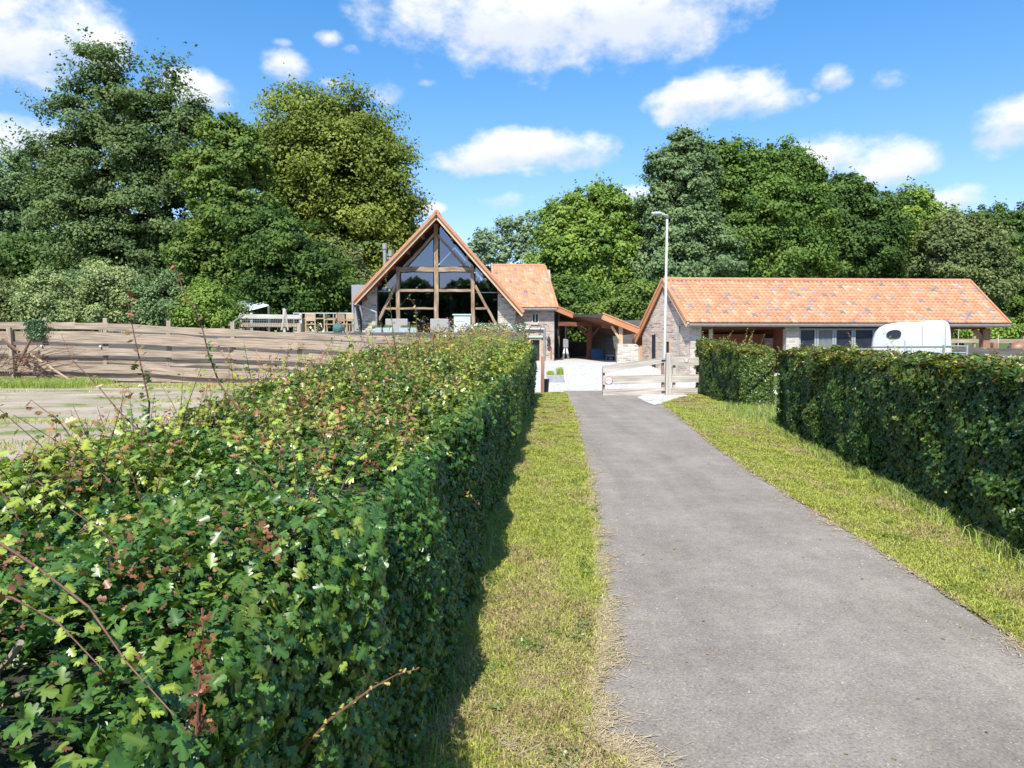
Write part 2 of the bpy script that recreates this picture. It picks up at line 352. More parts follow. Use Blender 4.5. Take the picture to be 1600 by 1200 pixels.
def glassmat():
    m, nt, bs = newmat('window_glass'); N = nt.nodes
    tr = N.new('ShaderNodeBsdfTransparent'); tr.inputs[0].default_value = (.50, .56, .62, 1); gl = N.new('ShaderNodeBsdfGlossy'); gl.inputs['Roughness'].default_value = .02; gl.inputs[0].default_value = (.75, .85, 1, 1)
    fr = N.new('ShaderNodeFresnel'); fr.inputs[0].default_value = 1.5; mm = N.new('ShaderNodeMixShader')
    ad = N.new('ShaderNodeMath'); ad.operation = 'ADD'; ad.inputs[1].default_value = .10; nt.links.new(fr.outputs[0], ad.inputs[0])
    nt.links.new(ad.outputs[0], mm.inputs[0]); nt.links.new(tr.outputs[0], mm.inputs[1]); nt.links.new(gl.outputs[0], mm.inputs[2]); nt.links.new(mm.outputs[0], N['Material Output'].inputs[0])
    return m
M['glass'] = glassmat()
def roadmat():
    m, nt, bs = newmat('worn_asphalt'); v = coords(nt, 'Object'); bs.inputs['Roughness'].default_value = .9; bs.inputs['Specular IOR Level'].default_value = .25
    a = noise(nt, v, 70, 5, .75); b = noise(nt, v, 1.3, 9, .68); d = noise(nt, v, 9, 8, .7)
    t = noise(nt, coords(nt, 'Object', (2.2, .16, 1)), 1.0, 6, .6)
    c = ramp(nt, b, [(.34, (.215, .188, .160)), (.5, (.245, .217, .187)), (.66, (.285, .255, .222))])
    c = mix(nt, .7, c, ramp(nt, t, [(.35, (.84, .84, .85)), (.65, (1.16, 1.15, 1.13))]), 'MULTIPLY')
    c = mix(nt, .8, c, ramp(nt, d, [(.33, (.84, .84, .85)), (.5, (1, 1, 1)), (.68, (1.12, 1.11, 1.1))]), 'MULTIPLY')
    c = mix(nt, .9, c, ramp(nt, a, [(.28, (.34, .34, .35)), (.46, (.95, .95, .95)), (.6, (1.2, 1.19, 1.17)), (.72, (2.3, 2.2, 2.1))]), 'MULTIPLY')
    for sc, lim, colr in ((30, .10, (.52, .48, .43)), (17, .06, (.10, .09, .085))):
        vo = nt.nodes.new('ShaderNodeTexVoronoi'); vo.inputs['Scale'].default_value = sc; nt.links.new(v, vo.inputs['Vector'])
        c = mix(nt, ramp(nt, vo.outputs['Distance'], [(lim*.7, (1, 1, 1)), (lim, (0, 0, 0))]), c, colr)
    nt.links.new(c, bs.inputs['Base Color']); bump(nt, bs, mix(nt, .5, a, d), .7, .008)
    return m
M['road'] = roadmat()
def groundmat(name, stops, sc, stretch=(1, 1, 1), fine=40, mul=((.7, .7, .7), (1.25, 1.25, 1.25)), bm=.5):
    m, nt, bs = newmat(name); v = coords(nt, 'Object', stretch); bs.inputs['Roughness'].default_value = .95; bs.inputs['Specular IOR Level'].default_value = .15
    b = noise(nt, v, sc, 6, .6); f = noise(nt, coords(nt, 'Object'), fine, 5, .7)
    c = mix(nt, .9, ramp(nt, b, stops), ramp(nt, f, [(.3, mul[0]), (.7, mul[1])]), 'MULTIPLY'); nt.links.new(c, bs.inputs['Base Color']); bump(nt, bs, f, bm, .03)
    return m
M['ground'] = groundmat('meadow_soil', [(.35, (.05, .085, .02)), (.5, (.09, .12, .03)), (.65, (.15, .14, .06))], .6)
M['verge'] = groundmat('verge_soil', [(.35, (.14, .14, .05)), (.5, (.22, .19, .09)), (.65, (.32, .26, .15))], 2.5)
M['yard'] = groundmat('sandy_yard', [(.36, (.14, .19, .04)), (.43, (.30, .27, .18)), (.50, (.35, .285, .215)), (.7, (.47, .395, .31))], .7, (.6, 1.0, 1), 14)
M['deck'] = groundmat('terrace_stone', [(.35, (.34, .32, .29)), (.65, (.46, .44, .40))], 1.5)
def pavemat():
    m, nt, bs = newmat('pale_cobble'); v = coords(nt, 'Object'); bs.inputs['Roughness'].default_value = .85
    vo = nt.nodes.new('ShaderNodeTexVoronoi'); vo.feature = 'DISTANCE_TO_EDGE'; vo.inputs['Scale'].default_value = 5; nt.links.new(v, vo.inputs['Vector'])
    n = noise(nt, v, 12, 4); j = ramp(nt, vo.outputs['Distance'], [(.0, (.28, .262, .235)), (.07, (.56, .535, .49))])
    c = mix(nt, .7, j, ramp(nt, n, [(.3, (.82, .82, .82)), (.7, (1.1, 1.1, 1.1))]), 'MULTIPLY'); nt.links.new(c, bs.inputs['Base Color']); bump(nt, bs, vo.outputs['Distance'], .4, .02)
    return m
M['pave'] = pavemat()

# ------------------------------------------------------------------ ground, road, courtyard
def struct(o): o['kind'] = 'structure'; return o
mb = MB(); mb.face([(-400, -60, 0), (400, -60, 0), (400, 800, 0), (-400, 800, 0)]); g = mb.build('ground', M['ground']); struct(g)
def ribbon(name, Lp, Rp, z, mat, sub=1, jit=0.0, seed=0):
    """sheet between two polylines; edges get a ragged outline"""
    def dens(pl):
        out = []
        for a, b in zip(pl[:-1], pl[1:]):
            n = max(2, int((b-a).length/.12)) if jit else 6
            for k in range(n): out.append(a.lerp(b, k/n))
        out.append(pl[-1]); return out
    Lp = dens([Vector(p) for p in Lp]); Rp = dens([Vector(p) for p in Rp]); n = max(len(Lp), len(Rp))
    def rsmp(pl): 
        return [pl[min(int(round(i*(len(pl)-1)/(n-1))), len(pl)-1)] for i in range(n)]
    Lp = rsmp(Lp); Rp = rsmp(Rp); v = []; f = []
    for i, (a, b) in enumerate(zip(Lp, Rp)):
        ja = (float(fbm(a.y*3, 1.5, seed))-.5)*2*jit+(float(vn(a.y*14, 3, seed))-.5)*jit*.5; jb = (float(fbm(b.y*3, 7.5, seed))-.5)*2*jit+(float(vn(b.y*14, 9, seed))-.5)*jit*.5
        v += [(a.x+ja, a.y, z), (b.x+jb, b.y, z)]
        if i: k = 2*i; f.append((k-2, k-1, k+1, k))
    me = bpy.data.meshes.new(name); me.from_pydata(v, [], f); me.materials.append(mat); o = bpy.data.objects.new(name, me); link(o, None, Vector((0, 0, 0))); return struct(o)
RL = [Vector((.35, -3, 0)), Vector((.60, 1.5, 0)), Vector((.56, 2.5, 0)), G(994,1198), G(955,1170), G(924,1142), G(938,1090), G(943,1040), G(944,960), G(938,880), G(928,800), G(914,735), G(905,690), G(896,650), G(884,617), P(880, 600, 23.5)]
RR = [Vector((2.3, -3, 0)), Vector((2.45, 1.5, 0)), G(1800,1150), G(1600,1015), G(1500,947), G(1400,882), G(1300,818), G(1200,757), G(1120,702), G(1075,664), G(1032,630), G(1022,617), P(1020, 600, 23.5)]
for L_ in (RL, RR): L_.sort(key=lambda p: p.y)
ribbon('road', RL, RR, .012, M['road'], jit=.045, seed=3)
HR0 = [Vector((4.95-.12*(13.4-y)*1.0, y, 0)) for y in (-3, 4, 9, 13.4, 18, 24)]
ribbon('left_verge', [Vector((-1.4+.056*y, y, 0)) for y in (-3, 4, 10, 16, 22)], [p+Vector((.05, 0, 0)) for p in RL if p.y < 22.2], .004, M['verge'])
ribbon('right_verge', [p-Vector((.05, 0, 0)) for p in RR if p.y < 22.6], [Vector((4.9, -3, 0)), Vector((5.2, 8, 0)), Vector((6.4, 14, 0)), Vector((7.4, 22.5, 0))], .004, M['verge'])
ribbon('sandy_yard', [Vector((-40, 8, 0)), Vector((-40, 28.5, 0))], [Vector((-1.6, 8, 0)), Vector((-.2, 28.5, 0))], .004, M['yard'])
def cy_h(x, y):
    t = min(max((y-23.0)/13.0, 0), 1); t = t*t*(3-2*t); s = min(max((x-6.1)/1.2, 0), 1); s = s*s*(3-2*s)
    return .006+.5*t*(1-s)
v = []; f = []; nx, ny = 60, 60
for j in range(ny+1):
    for i in range(nx+1):
        x = -.6+26*i/nx; y = 22.0+30*j/ny; v.append((x, y, cy_h(x, y)+.002))
for j in range(ny):
    for i in range(nx):
        if v[j*(nx+1)+i][0] > 8.4 and v[j*(nx+1)+i][1] < 33: continue
        a = j*(nx+1)+i; f.append((a, a+1, a+nx+2, a+nx+1))
me = bpy.data.meshes.new('courtyard'); me.from_pydata(v, [], f); me.materials.append(M['pave']); me.polygons.foreach_set('use_smooth', [True]*len(f)); struct(link(bpy.data.objects.new('courtyard', me), None, Vector((0, 0, 0))))
# pale stone apron round the gate post
mb = MB(); pts = [G(995,622), G(1008,629), G(1022,634), G(1035,632), G(1050,627), G(1072,622), G(1078,618), G(1010,617)]; mb.face([Vector((p.x, p.y, .024)) for p in pts]); struct(mb.build('stone_apron', M['pave']))
# raised garden level on the left and below the house
ZG = 1.86
mb = MB(); mb.box(-60, P(812, 500, 36).x, 29.6, 90, -.2, ZG); struct(mb.build('raised_garden', M['ground']))
mb = MB(); mb.box(P(455, 500, 33).x, P(811, 500, 36).x, 29.9, 37.0, ZG, ZG+.02); struct(mb.build('terrace', M['deck']))
mb = MB(); mb.box(-60, P(812, 500, 36).x, 29.45, 29.6, 0, ZG+.06); tag(mb.build('retaining_wall', M['darkwood']), 'timber retaining wall behind the weathered plank fence, coloured dark as shade in its gaps', 'wall')  # dark colour painted in for the shaded gaps between the fence boards

# ------------------------------------------------------------------ roofs
TILE_C = np.array([(.555,.270,.150),(.505,.240,.135),(.585,.300,.178),(.535,.278,.165)])
def tile_roof(name, A, B, D, E, parent, tw=.20, th=.215, dark=.065, pale=.05):
    """A-B eave (left,right), D-E ridge (left,right)"""
    A, B, D, E = map(Vector, (A, B, D, E)); nrow = int(round((D-A).length/th)); ncol = int(round((B-A).length/tw))
    n = (B-A).cross(D-A).normalized(); n = n if n.z > 0 else -n
    prof = [(0, .0), (.18, .030), (.42, .045), (.62, .022), (.82, .0), (1.0, .0)]
    V = []; cols = []; k = len(prof)
    for r in range(nrow):
        v0 = r/nrow; v1 = (r+1.12)/nrow if r < nrow-1 else 1
        for c in range(ncol):
            rr = R.random(); cc = TILE_C[R.randrange(4)]*(.88+.24*R.random())
            if rr < dark: cc = np.array((.23, .19, .20))*(.9+.7*R.random())
            elif rr < dark+pale: cc = np.array((.60, .36, .25))*(.9+.2*R.random())
            for (vv, lift) in ((v0, .026), (v1, .004)):
                for (u, h) in prof:
                    uu = (c+u*1.0)/ncol; p = A.lerp(B, uu).lerp(D.lerp(E, uu), vv); V.append(p+n*(h+lift+.006*R.random()*0))
            for (u, h) in prof:
                uu = (c+u)/ncol; p = A.lerp(B, uu).lerp(D.lerp(E, uu), v0); V.append(p-n*.004)
            cols.append(cc)
    F_ = [[i, i+1, k+i+1, k+i] for i in range(k-1)]+[[2*k+i, 2*k+i+1, i+1, i] for i in range(k-1)]
    return np_mesh(name, np.array([tuple(p) for p in V]), F_, len(cols), M['tile'], parent, np.array(cols))
def ridge_caps(parent, D, E, r=.12, n=None, name='ridge_cap'):
    D, E = Vector(D), Vector(E); n = n or int((E-D).length/.38); mb = MB()
    for i in range(n):
        a = D.lerp(E, i/n); b = D.lerp(E, (i+1.06)/n); mb.tube([a, b], [r*1.06, r*.95], 10)
    return mb.build(name, M['tileplain'], parent, weld=False)

# ------------------------------------------------------------------ main house
def house():
    YF, YW = 36.0, 36.9
    apex, Le, Re = P(682, 333, YF), P(553, 469, YF), P(817, 487, YF)
    H = empty('farmhouse', (apex.x, YF+1, ZG), 'converted stone barn house with a fully glazed timber framed gable under orange tiles', 'house')
    dep = 11.5; dY = Vector((0, dep, 0))
    dn = Vector((0, 0, -.20))
    mb = MB(); 
    for e in (Le, Re):
        mb.prism([apex+dn, e+dn*.9, e, apex] if e is Re else [apex, e, e+dn*.9, apex+dn], dY)
    for o_ in (mb.build('roof_deck', M['redwood'], H),): pass
    # tiles on both slopes, ridge
    up = Vector((0, 0, .03))
    tile_roof('roof_tiles', Re+up, Re+dY+up, apex+up, apex+dY+up, H); tile_roof('roof_tiles', Le+dY+up, Le+up, apex+dY+up, apex+up, H)
    ridge_caps(H, apex+Vector((0, 0, .05)), apex+dY+Vector((0, 0, .05)))
    # verge: tile edge + barge board
    for e in (Le, Re):
        d = (e-apex); mb = MB(); f0 = Vector((0, -.06, .02)); mb.beam(apex+f0, e+f0+d*.01, .20, .13, up=(0, 0, 1)); mb.build('verge_tiles', M['tileplain'], H)
        mb = MB(); f0 = Vector((0, -.03, -.19)); mb.beam(apex+f0+Vector((0, 0, .02)), e+f0, .06, .17); mb.build('barge_board', M['barge'], H, bevel=.005)
        for t in (.18, .36, .54, .72, .9):   # purlin ends under the overhang
            q = apex.lerp(e, t)+Vector((0, 0, -.30)); mb = MB(); mb.beam(q+Vector((0, .05, 0)), q+Vector((0, .9, 0)), .14, .18); mb.build('purlin', M['redwood'], H)
    w = lambda x, y, Y=YW: P(x, y, Y)
    zb = 524
    # stone flanks of the gable
    t = Vector((0, .35, 0))
    mb = MB(); mb.prism([w(566, 464), w(566, zb), w(589, zb), w(589, 441)], t); mb.build('gable_wall', M['palestone'], H)
    mb = MB(); mb.prism([w(778, 455), w(778, zb), w(806, zb), w(806, 485)], t); mb.build('gable_wall', M['palestone'], H)
    # long side walls and back wall
    a = w(566, zb); b = w(806, zb); mb = MB(); mb.box(a.x, a.x+.3, YW+.35, YF+dep-.4, ZG, Le.z-.1); mb.build('side_wall', M['palestone'], H)
    mb = MB(); mb.box(b.x-.3, b.x, YW+.35, YF+dep-.4, ZG-1.4, Re.z-.1); mb.build('side_wall', M['brick'], H)
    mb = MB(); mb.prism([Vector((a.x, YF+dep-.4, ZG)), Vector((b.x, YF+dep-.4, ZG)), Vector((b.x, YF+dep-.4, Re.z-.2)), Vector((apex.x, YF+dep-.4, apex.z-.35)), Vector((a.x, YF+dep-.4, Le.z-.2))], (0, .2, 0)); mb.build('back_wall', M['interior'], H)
    mb = MB(); mb.box(a.x+.3, b.x-.3, YW+.36, YF+dep-.5, ZG, ZG+.05); mb.build('floor_slab', M['greypanel'], H)
    mz = P(682, 425, 41); mb = MB(); mb.box(P(636, 425, 41).x, P(728, 425, 41).x, 41, YF+dep-.6, mz.z-.2, mz.z); mb.build('mezzanine', M['beam'], H)
    # glass bays
    gy = YW+.16
    bays = [[(590,444),(620,412),(620,522),(590,522)], [(626,425),(677,425),(677,522),(626,522)], [(687,425),(736,425),(736,522),(687,522)],
            [(743,417),(777,452),(777,522),(743,522)], [(624,416),(677,352),(677,417)], [(687,352),(740,416),(687,417)]]
    for b_ in bays:
        mb = MB(); mb.prism([w(x, y, gy) for x, y in b_], (0, .02, 0)); mb.build('glass_pane', M['glass'], H)
    def T(p, q, wpx, name='timber', mat='beam', dy=0, seg=6):
        a_, b_ = w(*p, YW+dy), w(*q, YW+dy); wd = .86*wpx/F*YW; mb = MB(); prev = a_
        # hewn beams: slightly crooked outline
        n_ = seg; pts = [a_.lerp(b_, i/n_) for i in range(n_+1)]; side = (b_-a_).cross(Vector((0, 1, 0))).normalized()
        L0, R0 = [], []
        for i, p_ in enumerate(pts):
            j = (R.random()-.5)*wd*.18; L0.append(p_+side*(wd/2+j)); R0.append(p_-side*(wd/2-j*(.4+R.random()*.6)))
        fr = Vector((0, -.10, 0)); bk = Vector((0, .10, 0)); off = R.random()*30; acc = 0
        for i in range(n_):
            l = (pts[i+1]-pts[i]).length
            for (A_, B_, C_, D_) in ((L0[i]+fr, L0[i+1]+fr, R0[i+1]+fr, R0[i]+fr), (R0[i]+fr, R0[i+1]+fr, R0[i+1]+bk, R0[i]+bk), (L0[i]+bk, L0[i+1]+bk, L0[i+1]+fr, L0[i]+fr), (R0[i]+bk, R0[i+1]+bk, L0[i+1]+bk, L0[i]+bk)):
                mb.face([A_, B_, C_, D_], uv=[(off+acc, wd), (off+acc+l, wd), (off+acc+l, 0), (off+acc, 0)])
            acc += l
        mb.face([L0[0]+fr, R0[0]+fr, R0[0]+bk, L0[0]+bk]); mb.face([L0[-1]+fr, R0[-1]+fr, R0[-1]+bk, L0[-1]+bk])
        mb.build(name, M[mat], H)
    T((681.5, 350), (682, 523), 7.5, 'king_post', seg=12)
    T((622, 417), (622.5, 523), 6.5, 'post', seg=8); T((738, 415), (740, 523), 6.5, 'post', seg=8)
    T((624, 421), (678, 421), 8, 'tie_beam', dy=-.03); T((685, 421), (737, 421), 8, 'tie_beam', dy=-.03)
    T((625, 454), (678, 454), 4.5, 'rail', dy=-.01); T((686, 454), (737, 454), 4.5, 'rail', dy=-.01)
    T((602, 482), (620, 482), 3.6, 'rail', dy=-.01); T((625, 482), (678, 482), 3.6, 'rail', dy=-.01); T((743, 482), (762, 482), 3.8, 'rail', dy=-.01)
    T((679, 366), (632, 418), 4, 'brace', dy=.02); T((685, 368), (728, 418), 4, 'brace', dy=.02)
    T((619, 445), (592, 500), 4.5, 'brace', dy=.02); T((742, 446), (777, 510), 4.5, 'brace', dy=.02)
    for (x0, x1, y) in ((589, 620, 455), (743, 776, 457)):
        mb = MB(); mb.beam(w(x0, y, YW+.12), w(x1, y, YW+.12), .05, .04); mb.build('steel_transom', M['zinc'], H)
    mb = MB(); mb.beam(w(778.5, 460, YW+.1), w(778.5, 523, YW+.1), .08, .08, up=(0, 1, 0)); mb.build('window_frame', M['black'], H); mb = MB(); mb.beam(w(589.5, 444, YW+.1), w(589.5, 523, YW+.1), .08, .08, up=(0, 1, 0)); mb.build('window_frame', M['black'], H)
    # things of the interior that show through the glass
    s = P(661, 418, 40); mb = MB(); mb.tube([(s.x, 40, ZG+.05), (s.x, 40, s.z+1.0)], .14, 12); mb.box(s.x-.32, s.x+.32, 39.8, 40.3, s.z-.1, s.z+.85); mb.build('stove_pipe', M['black'], H)
    s = P(705, 500, 42); mb = MB(); mb.box(s.x-1.3, s.x+1.2, 42, 42.5, ZG, ZG+1.0); mb.build('kitchen_counter', M['greypanel'], H)
    for (x, wd) in ((640, .9), (705, .5)):
        s = P(x, 490, 43); mb = MB(); mb.box(s.x-wd/2, s.x+wd/2, 44.5, 44.7, ZG+.05, ZG+2.2); mb.build('inner_panel', M['plaster'], H)
    # flues at the back left
    for (x, y0, r) in ((601, 381, .10), (610, 392, .09)):
        p = P(x, y0, 40); q = P(x, 440, 40); mb = MB(); mb.tube([q+Vector((0, 0, -.8)), p], r, 12); mb.tube([p-Vector((0, 0, .28)), p+Vector((0, 0, .02))], r*1.45, 12); mb.build('flue', M['zinc'], H, smooth=False)
    # grey clad fin and box on the left corner
    a1, b1 = P(549, 445, 37.6), P(572, 520, 37.6); mb = MB(); mb.box(a1.x, b1.x, 37.6, 40, ZG, a1.z); mb.build('grey_bay', M['greypanel'], H, bevel=.01)
    a1, b1 = P(551, 474, 36.5), P(562, 520, 36.5); mb = MB(); mb.prism([Vector((a1.x, 36.5, ZG)), Vector((b1.x, 36.5, ZG)), Vector((a1.x+.1, 36.5, a1.z))], (0, .9, 0)); mb.box(a1.x-.02, a1.x+.06, 36.4, 37.5, ZG, a1.z+.1); mb.build('grey_fin', M['greypanel'], H)
    mb = MB(); mb.tube([P(552, 473, 36.4), P(588, 488, 36.6)], .05, 8); mb.tube([P(588, 488, 36.6), P(588, 522, 36.6)], .05, 8); mb.build('downpipe', M['zinc'], H)
    mb = MB(); g0 = Re+Vector((-.05, .1, -.12)); mb.tube([g0, g0+Vector((0, dep-.5, 0))], .07, 8); mb.tube([P(811, 493, 36.7), P(806, 500, 36.75), P(806, 522, 36.75)], .045, 8); mb.build('gutter', M['guttergrey'], H)
    # ---- side wing
    YN = 39.0
    l, r = P(796, 480, YN), P(866, 479, YN); mb = MB(); zb0 = .3
    dl, dr = P(827, 528, YN), P(846, 528, YN)
    wl, wr = P(832.5, 491, YN), P(840.5, 503, YN)
    # front wall built round its openings
    for (x0, x1, z0, z1) in ((l.x, dl.x, zb0, l.z), (dr.x, r.x, zb0, l.z), (dl.x, wl.x, dl.z, l.z), (wr.x, dr.x, dl.z, l.z), (wl.x, wr.x, dl.z, wr.z), (wl.x, wr.x, wl.z, l.z)):
        mb.box(x0, x1, YN, YN+.4, z0, z1)
    mb.build('wing_wall', M['brick'], H, weld=False)
    mb = MB(); mb.box(r.x-.4, r.x-.001, YN+.4, 46, zb0, l.z); mb.build('wing_end_wall', M['brick'], H)
    rz0, rz1 = P(850, 416, 42.6), P(740, 416, 42.6); e0, e1 = P(870, 481, 38.65), P(806, 481, 38.65)
    e1.x -= 1.2; rz1.x = e1.x-.2
    mb = MB(); th = Vector((0, 0, -.14)); mb.prism([e1, e0, rz0, rz1], th)
    back0 = Vector((e0.x, 46.6, e0.z)); back1 = Vector((e1.x, 46.6, e1.z)); mb.prism([rz1, rz0, back0, back1], th); mb.build('wing_roof_deck', M['redwood'], H)
    tile_roof('wing_roof_tiles', e1+up, e0+up, rz1+up, rz0+up, H); tile_roof('wing_roof_tiles', back0+up, back1+up, rz0+up, rz1+up, H, dark=.05)
    ridge_caps(H, rz1+up, rz0+up, .11); mb = MB(); mb.beam(e0+Vector((.05, -.03, -.02)), rz0+Vector((.05, 0, -.02)), .10, .18); mb.build('verge_tiles', M['tileplain'], H)
    mb = MB(); mb.prism([Vector((r.x-.3, YN+.4, l.z)), Vector((r.x-.3, 46, l.z)), Vector((r.x-.3, 42.6, rz0.z-.2))], (.25, 0, 0)); mb.build('wing_gable', M['brick'], H)
    mb = MB(); mb.tube([e1+Vector((0, -.05, -.08)), e0+Vector((0, -.05, -.08))], .07, 8); mb.build('gutter', M['guttergrey'], H); mb = MB(); mb.tube([P(850.6, 510, 38.9), P(850.6, 565, 38.9)], .05, 8); mb.tube([P(806, 514, 38.9), P(851, 514, 38.9)], .05, 8); mb.build('downpipe', M['zinc'], H)
    wn = MB(); wn.box(wl.x, wr.x, YN+.12, YN+.16, wr.z, wl.z); wn = wn.build('window', M['darkpanel'], H)
    mb = MB(); s = .03
    mb.box(wl.x-.05, wl.x, YN-.03, YN+.12, wr.z-.05, wl.z+.05); mb.box(wr.x, wr.x+.05, YN-.03, YN+.12, wr.z-.05, wl.z+.05); mb.box((wl.x+wr.x)/2-s, (wl.x+wr.x)/2+s, YN+.05, YN+.11, wr.z, wl.z); mb.build('window_frame', M['whitewood'], wn)
    mb = MB(); mb.box(wl.x-.12, wr.x+.12, YN-.06, YN-.001, wr.z-.15, wr.z-.05); mb.build('sill', M['plaster'], wn)
    mb = MB(); mb.box(wl.x-.14, wr.x+.14, YN-.05, YN-.001, wl.z+.05, wl.z+.2); mb.build('lintel', M['greypanel'], wn)
    d = MB(); d.box(dl.x+.1, dr.x-.1, YN+.15, YN+.2, zb0, dl.z-.1); d = d.build('door', M['darkpanel'], H)
    mb = MB(); mb.box(dl.x, dl.x+.1, YN-.04, YN+.2, zb0, dl.z); mb.box(dr.x-.1, dr.x, YN-.04, YN+.2, zb0, dl.z); mb.box(dl.x+.1, dr.x-.1, YN-.04, YN+.2, dl.z-.1, dl.z); mb.build('door_frame', M['barge'], d)
    mb = MB(); mb.box(dl.x-.1, dr.x+.06, YN-.12, YN-.045, dl.z+.02, dl.z+.12); mb.build('door_canopy', M['mint'], H)
    q = P(857.5, 530, YN-.12); mb = MB(); mb.tube([q+Vector((0, .1, .18)), q+Vector((0, 0, .18)), q+Vector((0, 0, .1))], .02, 6); mb.tube([q+Vector((0, 0, .12)), q-Vector((0, 0, .05)), q-Vector((0, 0, .16))], [.04, .1, .05], 8); mb.tube([q-Vector((0, 0, .2)), q-Vector((0, 0, .36))], [.06, .10], 8); mb.build('wall_lantern', M['black'], H)
    mb = MB(); mb.beam(P(861, 541, YN-.03), P(861, 560, YN-.03), .07, .04, up=(0, 1, 0)); mb.build('wall_anchor', M['postwood'], H)
    for x in (827, 844): 
        mb = MB(); q = P(x, 514, 38.85); mb.beam(q+Vector((-.08, 0, -.12)), q+Vector((.08, 0, .12)), .03, .03, up=(0, 1, 0)); mb.build('pipe_bracket', M['black'], H)
house()

# ------------------------------------------------------------------ carport between house and stable
def carport():
    Y1, Y2 = 42.0, 35.6
    K = empty('carport', (P(930, 560, 40).x, 39, .5), 'open timber carport with red brown sloping roof between the house and the stable', 'carport')
    a, b = P(869, 482, Y1), P(896, 494, Y1); c, d = P(941, 494, Y2), P(998, 517, Y2)
    # one plane fitted through the front edge; the back edge lies 9 m further
    k = (b.z-a.z)/(b.x-a.x)
    def zr(x): return a.z+k*(x-a.x)*.93
    pts = [Vector((a.x, Y1, zr(a.x))), Vector((b.x, Y1, zr(b.x))), Vector((c.x, Y2, c.z)), Vector((d.x, Y2, d.z)), Vector((d.x+.6, 50, d.z-.1)), Vector((a.x, 50, zr(a.x)))]
    mb = MB(); th = Vector((0, 0, -.12))
    # triangulated top/bottom (roof planes)
    tri = [(0, 1, 5), (1, 2, 4), (2, 3, 4), (1, 4, 5)]
    for t in tri: mb.face([pts[i] for i in t]); mb.face([pts[i]+th for i in t][::-1])
    for i in range(6): j = (i+1) % 6; mb.face([pts[i], pts[i]+th, pts[j]+th, pts[j]])
    mb.build('roof', M['redwood'], K, weld=True)
    for (p, q) in ((pts[0], pts[1]), (pts[2], pts[3])):
        mb = MB(); o_ = Vector((0, -.05, -.02)); mb.beam(p+o_, q+o_, .06, .26); mb.build('fascia', M['orangewood'], K)
        mb = MB(); o_ = Vector((0, -.04, .15)); mb.beam(p+o_, q+o_, .14, .06); mb.build('verge_tiles', M['tileplain'], K)
    mb = MB(); mb.beam(pts[1]+Vector((0, -.02, 0)), pts[2]+Vector((0, -.02, 0)), .08, .16); mb.build('eaves_trim', M['darkwood'], K)
    zf = lambda x: .5
    def post(px, py0, Y, w=.2, z0=.4, nm='post'):
        q = P(px, py0, Y); mb = MB(); mb.beam((q.x, Y, z0), (q.x, Y, q.z), w, w, up=(0, 1, 0)); mb.build(nm, M['redwood'] if px < 950 else M['barge'], K, bevel=.01); return q
    q = post(921, 506, 41.5, .26); 
    for s in (-1, 1): mb = MB(); mb.beam((q.x, 41.5, q.z-.8), (q.x+s*.7, 41.5, q.z-.05), .14, .16, up=(0, 1, 0)); mb.build('brace', M['redwood'], K)
    p = post(970, 508, 35.9, .19, z0=1.3)
    mb = MB(); mb.beam((p.x, 35.9, p.z-.75), (p.x-.45, 35.9, p.z-.05), .10, .14, up=(0, 1, 0)); mb.build('brace', M['barge'], K)
    post(1000, 530, 37.9, .2, z0=.3); post(868.5, 500, 49, .2)
    mb = MB(); mb.beam((P(872, 505, 41.5).x, 41.5, q.z), (P(962, 508, 41.5).x, 41.5, q.z-.05), .2, .22); mb.build('beam', M['redwood'], K)
    mb = MB(); mb.beam(P(940, 509, 36.2), P(998, 517, 36.2)+Vector((0, 0, -.02)), .14, .16); mb.build('beam', M['redwood'], K)
    # back wall of boards with a wide gap where the trees show
    zt = 2.9
    x0, xg0, xg1, x1 = P(866, 0, 49).x, P(889, 0, 49).x, P(925, 0, 49).x, P(1010, 0, 49).x
    mb = MB(); mb.box(x0, xg0, 49, 49.1, .4, zt+.5); mb.box(xg1, x1, 49, 49.1, .4, zt); mb.box(xg0, xg1, 49, 49.1, .4, 1.5); mb.build('back_boarding', M['darkwood'], K, weld=False)
    mb = MB(); mb.box(x1-.1, x1, 39, 49, .3, 2.3); mb.build('side_boarding', M['darkwood'], K)
    mb = MB(); mb.box(x0-.05, x0+.05, 43, 49, .3, 3.3); mb.build('side_boarding', M['darkwood'], K)
    return K
carport()
# things kept in the carport
a, b = P(922, 545, 41.0), P(945, 567, 41.0)
T_ = empty('stable_partition', ((a.x+b.x)/2, 41, .45), 'dark blue panel leaning beside the middle post of the carport', 'panel')
mb = MB(); mb.prism([Vector((a.x, 40.9, .48)), Vector((b.x, 40.9, .48)), Vector((b.x-.03, 41.15, a.z)), Vector((a.x+.03, 41.15, a.z))], (0, .06, 0)); mb.build('board', M['blue'], T_)
mb = MB(); 
for t in (.02, .98): mb.beam((a.x+(b.x-a.x)*t, 40.86, .48), (a.x+(b.x-a.x)*t, 41.1, a.z), .05, .03, up=(0, 1, 0))
mb.build('frame', M['black'], T_)
a, b = P(880, 530, 43), P(888, 556, 43)
T_ = empty('post_heater', ((a.x+b.x)/2, 43, .5), 'slim grey cabinet on pale splayed feet in the dark left bay of the carport', 'cabinet')
mb = MB(); mb.box(a.x, b.x, 43, 43.3, 1.15, a.z+.02); mb.build('body', M['greypanel'], T_, bevel=.02)
mb = MB(); mb.tube([((a.x+b.x)/2, 43.15, a.z), ((a.x+b.x)/2, 43.15, a.z+1.0)], .05, 8); mb.build('pipe', M['zinc'], T_)
for s in (-.1, .1): mb = MB(); mb.tube([((a.x+b.x)/2+s*.6, 43.1, 1.15), ((a.x+b.x)/2+s*1.5, 43.0, .5)], [.05, .08], 8); mb.build('foot', M['white'], T_)
